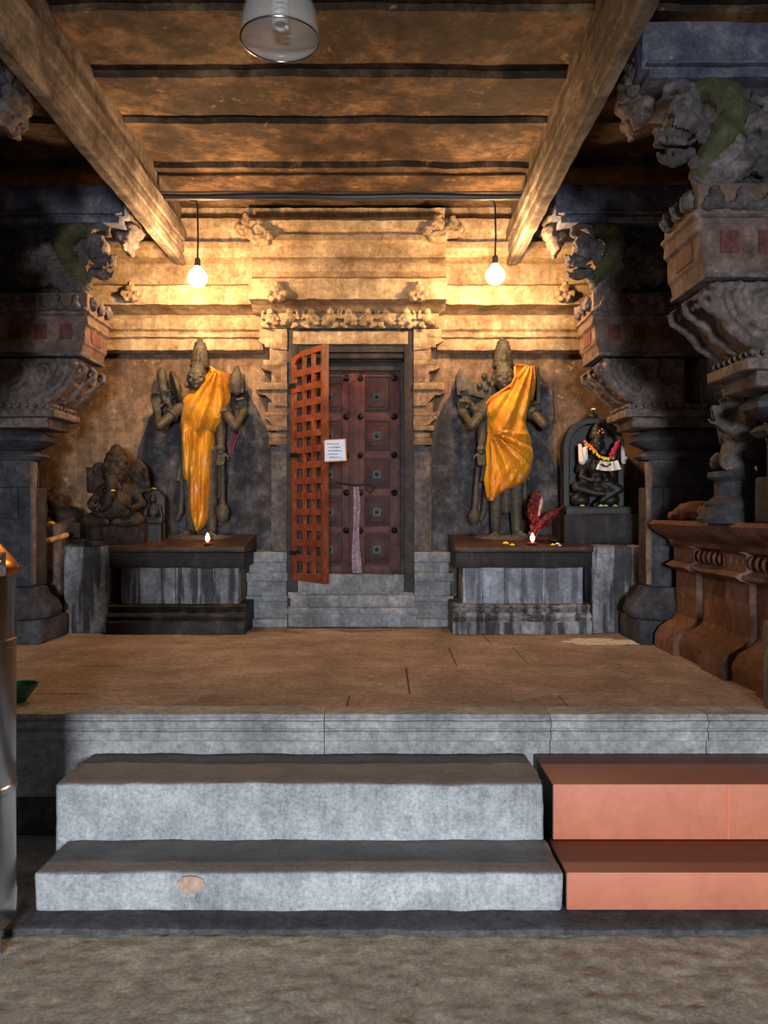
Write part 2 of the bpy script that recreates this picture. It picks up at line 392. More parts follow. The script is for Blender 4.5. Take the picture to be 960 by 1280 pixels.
# corner bosses / small kudu arches on the entablature
def kudu(cx, cy, d, s=1.0):
    r = empty('cornice_ornament', P(cx, cy+12*s, d))
    k = MB()
    for a,b,rr in ((-9,2,6),(9,2,6),(0,-4,8),(-5,8,5),(5,8,5),(0,6,7),(0,-12,4)):
        k.ell(P(cx+a*s, cy+b*s, d), (rr*s*.0073, .05, rr*s*.0073), sub=2)
    o = k.build('cornice_ornament', 'cornice', vox=.010, sm=0, carve=.014, cf=30)
    bpy.data.objects.remove(r); return o
kus = [(325,292,7.17,1.2,'eroded pale boss at the upper left corner of the door cornice'),(547,287,7.17,1.3,'eroded pale boss at the upper right corner of the door cornice'),
       (346,366,7.07,.9,'worn carved tuft on the left of the door cornice fascia'),(522,366,7.07,.9,'worn carved tuft on the right of the door cornice fascia'),
       (163,366,7.20,.9,'worn carved tuft on the wall fascia beside the left pillar capital'),(706,366,7.20,.9,'worn carved tuft on the wall fascia beside the right pillar capital'),
       (308,282,7.28,1.0,'eroded boss just left of the door cornice'),(566,285,7.28,1.0,'eroded boss just right of the door cornice')]
for a in kus: tag(kudu(*a[:4]), a[4], 'ornament', 'worn bosses along the cornice')
# side walls
m = MB(); m.box(-4.7,-4.4,2.0,7.9,-.1,4.7); struct(m, 'wall_left', 'bluedark')
m = MB(); m.box(4.0,4.3,2.0,7.9,-.1,4.7); struct(m, 'wall_right', 'bluedark')
# ceiling: long slabs with steps
CZ = EYE+2.8
joints = [1.0, 1.7, 2.4, 3.1, 3.80, 4.45, 5.12, 5.73, 6.46, 7.9]
m = MB(); off = [0,.03,.0,.04,.0,.045,.015,.05,.02,.05]
for i in range(len(joints)-1):
    a, b = joints[i], joints[i+1]
    o_=off[i]*.15; m.prism([(a+.006,CZ-.02+o_),(b-.002,CZ+.028+o_*.4),(b-.002,CZ+.35),(a+.006,CZ+.35)], -4.6, 4.2, 'x')
m.rough(.012, 2.2, .2, 6).rough(.004, 14)
m.box(-4.6, 4.2, 1.0, 7.9, CZ+.10, CZ+.4)
struct(m, 'ceiling', 'ceil')
# beams
def beam(x_out, x_in, s, name, label):
    # s=+1 : inner side is +x
    pts = [(x_out, CZ+.08),(x_out, EYE+2.32),(x_out+s*.015,EYE+2.27),(x_in-s*.02, EYE+2.26),(x_in, EYE+2.275),(x_in, EYE+2.33),(x_in-s*.012,EYE+2.335),(x_in-s*.012,EYE+2.36),(x_in+s*.004,EYE+2.365),(x_in+s*.004,EYE+2.43),(x_in-s*.01,EYE+2.435),(x_in-s*.01,EYE+2.46),(x_in+s*.01,EYE+2.47),(x_in+s*.01,EYE+2.58),(x_in-s*.04,EYE+2.60),(x_in-s*.04, CZ+.08)]
    k = MB(); k.prism(pts, 1.4, 7.35, 'y'); k.cut(.16, 6).rough(.006, 5).rough(.004, 20)
    o = k.build(name, 'beam'); return tag(o, label, 'beam', kind='structure')
beam(-1.93, -1.82, 1, 'ceiling_beam', 'long moulded stone ceiling beam on the left')
beam(1.24, 1.13, -1, 'ceiling_beam.001', 'long moulded stone ceiling beam on the right')

# ================================================================ STEPS
def stepblock(x0,x1,y0,y1,z0,z1,mat,b=.02,r=.007,L=.07):
    k = MB(); k.box(x0,x1,y0,y1,z0,z1); k.bevel(b,3)
    if r: k.rough(r, 5, L, 6).rough(r*.35, 22)
    return k
g = 'grey stone steps up to the platform'
tag(stepblock(-1.516,.738,3.68,4.14,.02,.43,'step').build('stone_step','step'), 'worn grey granite step, the upper of the two, under the platform edge', 'step', g)
tag(stepblock(-1.467,.752,3.35,3.70,.0,.171,'step').build('stone_step','step'), 'worn grey granite step, the lowest one, with an orange smudge', 'step', g)
low_step = bpy.data.objects['stone_step.001']
k = MB(); c0=P(239,1106,3.34)
k.grid(lambda u,v: Vector((c0.x+(.055+.02*noise.noise(Vector((math.cos(2*PI*u)*2,math.sin(2*PI*u)*2,1))))*v*math.cos(2*PI*u),3.3435,c0.z+(.035+.012*noise.noise(Vector((math.cos(2*PI*u)*2,math.sin(2*PI*u)*2,5))))*v*math.sin(2*PI*u))),20,3)
for v_ in k.bm.verts: v_.co.y += .002*noise.noise(v_.co*9)
k.build('pigment_smudge','smudge',low_step,solid=.012)
# orange smudge on the bottom step
g = 'terracotta painted steps on the right'
t = empty('painted_step', (1.6,3.68,.17), 'terracotta painted upper step with an orange joint line', 'step', g)
MB().box(.778,2.75,3.68,4.14,.172,.428).bevel(.006).build('block','terra',t)
MB().box(X(910,3.68)-.004,X(910,3.68)+.004,3.6775,3.70,.175,.42).build('joint','terraj',t)
tt = MB().box(.765,2.75,3.352,3.70,.011,.170).bevel(.006).build('painted_step','terra'); tag(tt,'terracotta painted bottom step, lower of the pair on the right','step',g)

MB().box(.7745,.7775,3.682,4.138,.174,.426).build('dark_side','black',t)  # thin black plate covering the left side of the upper step
t2=MB().box(.7615,.7645,3.354,3.69,.013,.168).build('dark_side','black',bpy.data.objects['painted_step.001'])  # matching black plate on the bottom step's left side
# ================================================================ DOOR
door = empty('door_1', (X(438,7.45), 7.45, PZ), kind='structure')
D = 7.36
k = MB(); k.pbox(358,372,405,765,D,7.75); k.pbox(505,518,405,765,D,7.75); k.pbox(358,518,403,432,D,7.75); k.bevel(.006).rough(.003,8,.15,5)
k.build('jamb','frame',door)
k = MB(); k.pbox(366,510,414,430,D-.012,D+.05); k.bevel(.004).rough(.003,10,.1,4); k.build('lintel_fascia','cornice',door)
k = MB()
for (a,b,dd) in ((430,440,7.37),(440,452,7.42),(452,463,7.46)): k.pbox(369,508,a,b,dd,7.7)
k.lathe([(.03,0),(.03,1.0)], P(369,446,7.40), 14, mat=Matrix.Rotation(PI/2,3,'Y'))
k.build('inner_lintel','frame',door)
k = MB()
for a,b in ((368,377),(501,508)): k.pbox(a,b,430,745,7.42,7.7)
k.bevel(.004).build('inner_jamb','frame',door)
k = MB(); k.pbox(368,508,718,744,7.40,7.75); k.pbox(360,384,740,757,7.36,7.5); k.pbox(498,518,740,757,7.36,7.5); k.bevel(.008).rough(.004,9,.1,4); k.build('threshold','grey',door)
# leaves
DL = 7.52
def leaf(px0,px1,panel_x,rail_xs):
    k = MB(); k.pbox(px0,px1,462,718,DL,DL+.05); k.build
    L = k.build('door_leaf','doorwood',door)
    fr = MB()
    for rx in rail_xs: fr.pbox(rx-6,rx+6,463,717,DL-.018,DL+.01)
    for ry in (466,521,569,616,663,712): fr.pbox(px0,px1,ry-5,ry+5,DL-.014,DL+.01)
    fr.bevel(.004).build('rail','doorrail',L)
    for py in (496,545,593,640,687):
        pn = MB(); pn.pbox(panel_x-15,panel_x+15,py-17,py+17,DL-.012,DL+.01); pn.pbox(panel_x-11,panel_x+11,py-13,py+13,DL-.022,DL); pn.bevel(.004).build('panel','doorwood',L)
        bs = MB(); bs.pbox(panel_x-5,panel_x+5,py-5,py+5,DL-.035,DL); bs.ell(P(panel_x,py,DL-.04),(.018,.02,.018),sub=2); bs.build('boss','iron',L)
    for rx in rail_xs:
        for py in (473,521,569,616,663):
            bs = MB(); bs.lathe([(.0,.03),(.02,.02),(.032,0)][::-1], P(rx,py,DL-.018), 12, mat=Matrix.Rotation(PI/2,3,'X')); bs.build('stud','iron',L)
    return L
k = MB(); k.pbox(436,449,463,717,DL-.028,DL+.03); k.bevel(.004).build('centre_bar','doorrail',door)
k = MB(); k.pbox(360,520,440,760,DL+.06,DL+.3); k.build('inner_darkness','black',door)
leaf(378,441,412,(391,433)); leaf(443,503,471,(450,493))
k = MB(); k.tube([P(420,603,DL-.05),P(432,605,DL-.06),P(446,607,DL-.06),P(462,604,DL-.05),P(470,608,DL-.03)],.009,8); k.tube([P(462,604,DL-.05),P(467,611,DL-.06),P(463,617,DL-.05),P(457,611,DL-.05)],.007,8)
k.build('latch','iron',door)
# floor steps in front of door
k = MB(); k.pbox(360,521,766,784,7.22,7.7); k.pbox(358,523,760,768,7.20,7.7); k.bevel(.008).rough(.004,8,.12,5)
tag(k.build('door_step','grey'), 'grey stone doorstep, lower tread resting on the platform', 'step', 'doorsteps')
k = MB(); k.pbox(363,518,744,761,7.30,7.7); k.bevel(.008).rough(.004,8,.12,5)
tag(k.build('door_step','grey'), 'pinkish grey stone doorstep, upper tread just below the door frame', 'step', 'doorsteps')
# lattice gate
gh = P(366,0,7.35); gx, gy = gh.x, 7.34
ang = math.radians(-51.5); gw = .55; zb, zt = EYE-.623, EYE+1.453
gate = empty('lattice_gate', (gx,gy,zb), 'orange-red wooden lattice gate leaf standing ajar in front of the dark door', 'gate')
def gp(m):   # move from local gate plane (x along leaf, y thickness, z) to world
    R = Matrix.Translation((gx,gy,zb)) @ Matrix.Rotation(ang,4,'Z')
    bmesh.ops.transform(m.bm, matrix=R, verts=m.bm.verts); return m
H = zt-zb; rows = 14; cols = 3
sw = .055; k = MB(); k.box(0,.05,-.018,.018,0,H-.03); k.bevel(.004); stl=gp(k).build('stile','gate',gate)
k = MB(); k.box(gw-sw,gw,-.026,.026,0,H); k.bevel(.004); gp(k).build('stile','gate',gate)
k = MB(); k.box(.04,gw-sw+.01,-.016,.016,0,.07); gp(k).build('rail','gate',gate)
k = MB()
k.prism([(.0,H-.14),(.12,H-.06),(gw-sw,H-.05),(gw-sw,H),(.16,H-.005),(.05,H-.04),(0,H-.08)],-.016,.016,'y'); gp(k).build('rail','gate',gate)
k = MB(); cw = (gw-sw-.05)/cols
for i in range(1,cols): k.box(.05+cw*i-.02,.05+cw*i+.02,-.012,.012,.05,H-.05)
rh = (H-.13)/rows
for j in range(1,rows): k.box(.03,gw-sw+.01,-.0125,.0125,.07+rh*j-.03,.07+rh*j+.03)
gp(k).build('lattice','gate',gate)
k = MB()
for zz in (.25,H*.55,H-.3):
    k = MB(); k.box(-.02,.08,-.024,.024,zz-.02,zz+.02); gp(k).build('hinge','iron',stl)
# notice
nt = empty('paper_notice', P(420,578,6.90), 'small white paper notice with faint lines, fixed to the orange lattice gate', 'notice')
dn = 6.90
def quad(px0,py0,px1,py1,d,th,tilt=-.06):
    c = P((px0+px1)/2,(py0+py1)/2,d); w_=(px1-px0)*d/1000; h_=(py1-py0)*d/1000
    k = MB(); k.box(-w_/2,w_/2,-th/2,th/2,-h_/2,h_/2)
    bmesh.ops.transform(k.bm, matrix=Matrix.Translation(c)@Matrix.Rotation(tilt,4,'Y'), verts=k.bm.verts); return k
quad(405,549,433,577,dn,.003,-.05).build('border','border',nt)
shp = quad(405,550.2,431.5,575.8,dn-.0025,.002,-.05).build('sheet','paper',nt)
for i,(a,b) in enumerate(((409,424),(411,425),(410,427),(411,423),(412,427))):
    yy = 555+i*4.2
    k = MB()
    x=a
    while x<b:
        wd = random.uniform(1.2,3.0); q = quad(x,yy-.5+random.uniform(-.3,.3),min(b,x+wd),yy+.5,dn-.004,.0006,-.05)
        me = bpy.data.meshes.new('t'); q.bm.to_mesh(me); k.bm.from_mesh(me); bpy.data.meshes.remove(me); q.bm.free(); x += wd+.7
    k.build('text_line','ink',shp)
# cloth strip
k = MB()
def fs(u,v):
    py = 608+v*108; wv = (3.0+2.4*v+.6*math.sin(v*9)); cx = 445+.8*math.sin(v*7)+v*1
    return P(cx+(u-.5)*2*wv, py, DL-.065-.012*math.sin(u*9+v*3))
k.grid(fs,10,40); tag(k.build('hanging_cloth_strip','strip',solid=.004), 'long narrow silvery purple cloth strip tied to the door latch', 'cloth')

# carved frieze above the door
fr = empty('carved_frieze', P(437,411,7.3), 'carved stone frieze of small crouching figures above the door', 'frieze')
k = MB(); k.pbox(326,549,386,410,7.34,7.55); k.bevel(.005).rough(.003,8,.1,5); frp = k.build('frieze_panel','cornice',fr)
def dwarf(cx, cy, d, v, par):
    k = MB(); s=.0073
    def e(a,b,rx,rz,ry=.04,dy=0): k.ell(P(cx+a*v, cy+b, d)+Vector((0,-dy,0)),(rx*s,ry,rz*s),sub=2)
    e(0,-7,4.5,4.5,.04,.01); e(0,-11,3,2); e(0,2,6.5,6,.05); e(-8,9,5,3.2,.045); e(7,8,5,3.4,.045); e(3,5,4,3,.05)
    k.cap(P(cx-5*v,cy-2,d),P(cx-11*v,cy+1,d),.018,.014); k.cap(P(cx-11*v,cy+1,d),P(cx-9*v,cy-8,d),.014,.012)
    k.cap(P(cx+5*v,cy-2,d),P(cx+10*v,cy+2,d),.018,.014); k.cap(P(cx+10*v,cy+2,d),P(cx+5*v,cy+5,d),.014,.012)
    k.cap(P(cx-9*v,cy+9,d-.02),P(cx-3*v,cy+12,d-.02),.02,.015)
    return k.build('carved_figure','cornice',par,vox=.007,sm=0,carve=.006,cf=40)
for i,cx in enumerate((338,362,389,413,436,460,483,508,534)): dwarf(cx, 397, 7.31, (-1)**i, frp)

# pilasters beside the door
def pil_part(prof, side, d0, name, mat, par, r=.004, dpt=.25):
    # prof: list of (px_out from door edge, py0, py1, depth_front)
    k = MB()
    for w_, a, b, dd in prof:
        if side < 0: k.pbox(359-w_, 359, a, b, dd, WY+.008)
        else: k.pbox(517, 517+w_, a, b, dd, WY+.008)
    k.bevel(.006).rough(r,10,.06,4)
    return k.build(name, mat, par)
for side, nm in ((-1,'left'),(1,'right')):
    ex = 348 if side<0 else 528
    pr = empty('door_pilaster', P(ex,783,7.4), 'weathered stone pilaster with stacked capital on the %s of the door' % nm, 'pilaster', 'pilasters flanking the door')
    pil_part([(20,560,690,7.40),(14,500,560,7.42)], side, 0, 'shaft', 'carve', pr)
    pil_part([(35,411,422,7.34),(28,422,434,7.34),(22,434,450,7.36),(30,450,456,7.34),(20,456,478,7.38),(38,478,487,7.32),(26,487,497,7.36)], side, 0, 'capital', 'cornice', pr)
    pil_part([(24,503,515,7.36),(28,515,520,7.34),(22,524,532,7.37),(26,532,538,7.35),(20,541,548,7.37),(23,548,556,7.36)], side, 0, 'neck_moulding', 'wall', pr)
    # curved brackets under the capital slabs
    for bpts in ([(0,455),(31,455),(33,460),(27,463),(20,464),(17,470),(14,477),(0,479)],[(0,486),(37,486),(40,490),(34,494),(27,494),(22,499),(16,507),(0,508)],
                 [(0,421),(33,421),(36,426),(31,430),(25,431),(20,436),(0,438)],[(0,519),(27,519),(29,523),(23,526),(17,532),(0,533)]):
        k = MB(); pts=[((X(359-a,7.36) if side<0 else X(517+a,7.36)), Z(b,7.36)) for a,b in bpts]
        k.prism(pts, 7.345, WY+.005, 'y'); k.cut(.05,5).rough(.006,14); k.build('bracket','cornice' if bpts[0][1]<450 else 'wall',pr)
    k = MB()
    for w_,a,b,dd in ((54,690,703,7.36),(48,703,716,7.38),(54,716,727,7.34),(50,727,745,7.37),(54,745,752,7.33),(50,752,774,7.35),(58,774,784,7.30)):
        if side<0: k.pbox(359-w_,359,a,b,dd,WY+.008)
        else: k.pbox(518,518+w_-5,a,b,dd,WY+.008)
    k.bevel(.008).rough(.004,9,.08,4); k.build('base','grey',pr)

k = MB(); cx_,cy_ = X(757,6.45), 6.45
def ls(u,v):
    a=2*PI*u; n_=1+.45*noise.noise(Vector((math.cos(a)*1.6,math.sin(a)*1.6,2)))+.2*noise.noise(Vector((math.cos(a)*5,math.sin(a)*5,2)))
    return Vector((cx_+.33*v*n_*math.cos(a), cy_+.16*v*n_*math.sin(a), PZ+.003+.003*(1-v)))
k.grid(ls,60,6); bmesh.ops.remove_doubles(k.bm,verts=k.bm.verts,dist=1e-5)
tag(k.build('powder_patch','lime'),'thin white powder patch spilled on the floor before the right altar','powder',kind='stuff')
# ================================================================ ALTARS
AD = 6.86
def altar_top(m, x0, x1, yf, zf, zbk, thick):
    m.prism([(yf, zf),(WY+.0, zbk),(WY+.0, zf-thick),(yf, zf-thick)], x0, x1, 'x')
ZF, ZB = Z(683,AD), Z(667,7.5)
def altar(px0,px1,pb0,pb1,side,label,bodymat):
    r = empty('altar', (X((px0+px1)/2,AD), 7.1, PZ), label, 'altar', 'stone altars flanking the door')
    k = MB(); altar_top(k, X(px0,AD), X(px1,AD), AD, ZF, ZB, .05); k.bevel(.008).rough(.004,7,.09,5); k.build('top_slab','slab',r)
    k = MB(); k.box(X(px0+1,AD), X(px1-1,AD), AD+.015, WY, Z(710,AD), ZF-.052); k.bevel(.008).rough(.005,7,.09,5); k.build('fascia','sooty',r)
    k = MB(); k.box(X(px0+12,AD), X(px1-10,AD), AD+.09, WY, Z(757,AD), Z(710,AD)-.001)
    n=6; wx=(px1-px0-30)/n
    for i in range(n):
        if i%2==0: k.box(X(px0+16+wx*i,AD),X(px0+16+wx*i+wx*.8,AD),AD+.065,AD+.1,Z(756,AD),Z(711,AD))
    k.bevel(.006).rough(.004,7,.08,5); k.build('panel',bodymat,r)
    k = MB()
    pr = [(AD+.06,756),(AD+.03,759),(AD+.06,764),(AD+.02,768),(AD+.0,771),(AD+.02,775),(AD-.02,778),(AD-.02,792.4)]
    pts = [(y,Z(p,AD)) for y,p in pr]+[(WY,PZ),(WY,Z(756,AD))]
    k.prism(pts, X(px0-2,AD), X(px1+(0 if side<0 else -3),AD), 'x'); k.cut(.1,6).rough(.007,9); k.build('base_moulding','sooty' if side<0 else 'altar',r)
    return r
aL = altar(135,306,0,0,-1,'black-stained stone altar left of the door, under the long draped statue','altar')
aR = altar(568,742,0,0,1,'stone altar right of the door with a pale blue-white front panel','altar_blue')
def sideblock(x0,x1,label):
    k = MB(); k.prism([(AD+.06,ZF-.005),(WY,ZB-.002),(WY,PZ),(AD+.06,PZ)],x0,x1,'x'); k.bevel(.012).rough(.006,6,.1,5)
    return tag(k.build('stone_block','altar'), label, 'stone block', 'plain blocks extending the altars')
sideblock(X(76,AD),X(133.5,AD),'plain grey streaked stone block at the left end of the left altar')
sideblock(X(742,AD),X(807,AD),'plain dark streaked stone block at the right end of the right altar')
def atop(y): # altar surface height
    return ZF+(ZB-ZF)*(y-AD)/(WY-AD)

# ================================================================ STATUES
def hand(m, w, d, nrm, size=1.0, curl=.5, flip=1):
    """w wrist, d direction of the hand, nrm palm normal"""
    d = Vector(d).normalized(); nrm = Vector(nrm); nrm = (nrm-d*nrm.dot(d)).normalized(); s = d.cross(nrm)*flip
    L = .09*size
    for t in (-.6,-.2,.2,.6): m.cap(Vector(w)+s*t*.035*size, Vector(w)+d*L+s*t*.055*size, .016*size, .014*size, 8)
    for i,(t,l) in enumerate(((-.9,.055),(-.3,.068),(.3,.072),(.9,.064))):
        b = Vector(w)+d*L+s*t*.036*size
        k1 = b+(d*math.cos(curl)+nrm*math.sin(curl))*l*.55*size
        k2 = k1+(d*math.cos(curl*2.2)+nrm*math.sin(curl*2.2))*l*.55*size
        m.cap(b,k1,.0105*size,.0098*size,8); m.cap(k1,k2,.0098*size,.008*size,8)
    b = Vector(w)+d*.025*size+s*.04*size
    k1 = b+(d*.6+s*.7+nrm*.3).normalized()*.045*size; k2 = k1+(d*.8+s*.1+nrm*.5).normalized()*.035*size
    m.cap(b,k1,.013*size,.011*size,8); m.cap(k1,k2,.011*size,.009*size,8)
def face(m, c, r, s=1.0):
    """head facing -y; c centre, r = (rx,ry,rz)"""
    c = Vector(c); rx,ry,rz = r
    m.ell(c, r); m.ell(c+Vector((0,-ry*.25,-rz*.45)),(rx*.78,ry*.8,rz*.58))
    f = lambda x,z,y=1.0: c+Vector((x*rx,-ry*y,z*rz))
    m.cap(f(0,.18,.95),f(0,-.22,1.12),.008*s,.014*s,8)          # nose
    m.ell(f(-.17,-.22,1.0),.009*s); m.ell(f(.17,-.22,1.0),.009*s)
    for q in (-1,1):
        m.ell(f(q*.42,.05,.86),(.022*s,.012*s,.011*s),sub=2)    # eye
        m.cap(f(q*.15,.25,.93),f(q*.65,.27,.72),.007*s,.006*s,8) # brow
        m.ell(f(q*1.02,-.05,.05),(.012*s,.022*s,.034*s),sub=2)  # ear
        m.ell(f(q*1.12,-.55,.05),(.018*s,.02*s,.03*s),sub=2)    # ear ornament
        m.ell(f(q*.5,-.35,.72),(.02*s,.02*s,.02*s),sub=2)
    m.ell(f(0,-.46,1.0),(.021*s,.012*s,.006*s),sub=2); m.ell(f(0,-.56,.98),(.017*s,.012*s,.007*s),sub=2)
    m.ell(f(0,-.80,.85),(.017*s,.017*s,.015*s),sub=2)
SD = 7.41; q = SD/1000
def SP(px,py,dd=0.0): v = P(px,py,SD); v.y -= dd; return v
def crown(m, cx, top, base, wbase, rings=5, depth=.0):
    b = SP(cx,base,depth); h = (base-top)*q; wb = wbase*q
    pr = [(wb*1.05,0),(wb*1.12,.03*h),(wb*1.12,.14*h),(wb*.98,.16*h),(wb*1.02,.20*h),(wb*1.02,.27*h),(wb*.93,.29*h)]
    for i in range(rings):
        t0 = .30+.55*i/rings; t1 = .30+.55*(i+.8)/rings
        r0 = wb*(.96-.42*((t0-.3)/.55)**1.6)
        pr += [(r0,t0*h),(r0*.99,t1*h),(r0*.9,(t1+.02)*h)]
    pr += [(wb*.42,.88*h),(wb*.30,.90*h),(wb*.36,.94*h),(wb*.30,.97*h),(wb*.08,1.0*h)]
    m.lathe(pr, b, 24)
    for i in range(10):
        a = -PI*i/9
        m.ell(b+Vector((math.cos(a)*wb*1.05, math.sin(a)*wb*1.05,.09*h)),(.014,.014,.018),sub=1)
    m.ell(b+Vector((0,-wb*1.0,.25*h)),(.025,.02,.045),sub=2); m.ell(b+Vector((0,-wb*.85,.45*h)),(.018,.02,.035),sub=2)
def stat_body(m, cx, hx=0, sway=0):
    """torso and legs centred at px cx"""
    m.cap(SP(cx,484),SP(cx,498),.052,.06); m.cap(SP(cx-18,505),SP(cx+18,505),.078,.078)
    m.ell(SP(cx,519,.02),(.155,.115,.13)); m.ell(SP(cx-8,514,.075),(.06,.05,.055)); m.ell(SP(cx+8,514,.075),(.06,.05,.055))
    m.ell(SP(cx,541,.0),(.105,.085,.12)); m.ell(SP(cx,562,.0),(.15,.105,.12))
    for s_ in (-1,1):
        a = SP(cx+s_*10,566,.0); kx = SP(cx+s_*12,612,.03); f = SP(cx+s_*13,656,.0)
        f.z = atop(f.y)+.05
        m.cap(a,kx,.092,.07,16); m.cap(kx,f,.07,.046,16)
        m.cap(f+Vector((0,.02,-.02)), f+Vector((s_*.02,-.14,-.022)),.034,.026)
        for j in range(5): m.cap(f+Vector((s_*.02+(j-2)*.017,-.13,-.028)), f+Vector((s_*.024+(j-2)*.018,-.165,-.032)),.011,.009,6)
        # hanging sash folds
        m.cap(SP(cx+s_*20,566,.0),SP(cx+s_*27,640,-.02),.03,.03); m.cap(SP(cx+s_*22,560,.0),SP(cx+s_*30,600,-.01),.022,.02)
        m.cap(SP(cx+s_*27,640,-.02),SP(cx+s_*31,650,-.02),.034,.02)
    m.cap(SP(cx,566,.05),SP(cx,640,.02),.035,.028)
    m.lathe([(.16,0),(.168,.02),(.16,.04)], SP(cx,566)-Vector((0,0,.0)), 24, 1.0, .7)
    # necklaces
    for r_,z_ in ((.075,496),(.10,503)):
        m.tube([SP(cx,z_)+Vector((math.cos(t)*r_,-abs(math.sin(t))*.10-.03,-math.sin(t)*.05)) for t in [PI*j/10 for j in range(11)]],.010,8)
def bangles(m, a, b, ra, ts=(.3,.4)):
    a=Vector(a); b=Vector(b); d=(b-a).normalized(); Q=d.to_track_quat('Z','Y').to_matrix()
    for t in ts: m.lathe([(ra,-.008),(ra*1.22,-.004),(ra*1.22,.004),(ra,.008)],a+(b-a)*t,14,mat=Q)
def arm(m, pts, rads, band=True):
    for i in range(len(pts)-1): m.cap(pts[i],pts[i+1],rads[i],rads[i+1],12)
    if band:
        bangles(m, pts[0],pts[1],rads[0],(.45,.52)); bangles(m, pts[-2],pts[-1],rads[-1]*1.15,(.82,.9))

def pedestal(m, cx, w_=.34):
    c = SP(cx,660); zt_ = atop(c.y)
    return c, zt_
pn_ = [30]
def panel(pts, label):  # added slabs cut to statue shadow outlines; their dark colour paints that shade
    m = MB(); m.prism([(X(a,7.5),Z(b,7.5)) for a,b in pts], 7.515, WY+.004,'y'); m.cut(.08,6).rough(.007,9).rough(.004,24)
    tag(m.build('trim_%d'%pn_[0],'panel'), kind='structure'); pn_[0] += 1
panel([(163,688),(164,620),(172,560),(186,522),(206,500),(235,494),(270,490),(308,488),(322,514),(336,545),(345,580),(345,688)],'added grey panel painting the bulb shadow behind the long draped statue')
panel([(540,688),(540,540),(550,516),(566,488),(580,478),(640,480),(690,484),(692,520),(684,560),(698,590),(700,688)],'added grey panel painting the bulb shadow behind the short wrapped statue')
# ---------- left statue
sl = empty('stone_statue', (X(252,SD), SD, atop(SD)), 'tall dark stone statue with conical crown left of the door, in a long orange drape', 'statue', 'standing four-armed statues')
m = MB()
m.lathe([(.30,0),(.31,.02),(.29,.05),(.26,.06)], (X(252,SD),SD,atop(SD)-.045), 28, 1.05, .75)
stat_body(m, 252)
face(m, SP(250,474,.08), (.092,.10,.118), 1.15)
crown(m, 251, 424, 461, 11.0, 5, .03)

arm(m,[SP(229,506),SP(207,536,.20),SP(196,512,.0)],[.058,.043,.030]); hand(m, SP(196,512,.0),(-.05,-.1,1),(.2,-1,0),1.0,.35,1)
# viewer-left rear arm holding the disc
arm(m,[SP(231,502,-.03),SP(214,514,-.05),SP(209,500,-.02)],[.05,.04,.03],False); hand(m, SP(209,501,-.02),(0,-.1,1),(.3,-1,0),.9,.9,1)
# viewer-right rear arm with conch
arm(m,[SP(274,503,-.02),SP(299,537,.20),SP(306,514,.0)],[.056,.044,.032]); hand(m, SP(305,513,.0),(-.2,-.1,1),(-.2,-1,0),1.0,.9,-1)
# viewer-right front arm down to the mace
arm(m,[SP(275,506,.02),SP(278,540,.05),SP(279,566,.10)],[.056,.044,.032]); hand(m, SP(279,566,.10),(0,-.15,-1),(0,-1,-.1),.95,.5,-1)
m.build('body','dark',sl,vox=.0065,sm=0,carve=.0025,cf=40)
m = MB(); Q = Euler((0,PI/2-.25,.35)).to_matrix()
m.lathe([(.10,-.022),(.165,-.018),(.175,0),(.165,.018),(.10,.022)], SP(219,486,-.02), 28, mat=Q)
m.lathe([(.03,-.05),(.05,-.03),(.05,.03),(.03,.05)], SP(219,486,-.02), 16, mat=Q)
for k_ in (-1,0,1): m.cap(SP(203,478+k_*10,-.02),SP(199+abs(k_)*3,468+k_*8,-.02),.03,.014)
m.cap(SP(206,500,-.02),SP(201,470,-.02),.035,.045); m.ell(SP(201,466,-.02),(.04,.03,.05))
m.build('discus','dark',sl,vox=.008,sm=1)
m = MB()
m.lathe([(.02,-.13),(.045,-.10),(.062,-.02),(.055,.05),(.04,.09),(.025,.12),(.012,.15)], SP(296,477,-.0), 18, 1,.8)
for t in (-1,1): m.cap(SP(296+t*7,490),SP(296+t*9,468),.018,.01)
m.build('conch','dark',sl,vox=.008,sm=1)
m = MB(); c = SP(281,572,.11)
m.tube([c,SP(281,600,.10),SP(281,630,.10)],[.022,.026,.03],12); m.lathe([(.03,0),(.055,.03),(.065,.09),(.05,.14),(.03,.16)], SP(281,652,.10), 16)
m.build('mace','dark',sl)

# draped cloth builder from left/right outline
def drape(name, par, L, R, depth, folds, ncols=44, nrows=90, mat='satin', hang=0):
    y0 = min(p[1] for p in L); y1 = max(p[1] for p in L)
    def ev(T_, y):
        for a,b in zip(T_, T_[1:]):
            if a[1] <= y <= b[1]: t=(y-a[1])/max(1e-6,b[1]-a[1]); t=t; return a[0]+(b[0]-a[0])*t
        return T_[-1][0] if y > T_[-1][1] else T_[0][0]
    def f(u,v):
        y = y0+(y1-y0)*v; xl=ev(L,y); xr=ev(R,y); hw=(xr-xl)/2; th=(u-.5)*PI*1.06
        dp = depth(v)
        x = (xl+xr)/2+hw*math.sin(th)/math.sin(PI*.53)*1.0
        yy = dp*(math.cos(th)-.05)
        return x, y, yy, th
    k = MB()
    def g(u,v):
        x,y,yy,th = f(u,v)
        a = folds(u,v,x,y)
        return SP(x, y, yy+a)
    k.grid(g, ncols, nrows)
    return k.build(name, mat, par, solid=.006, ang=1.2)
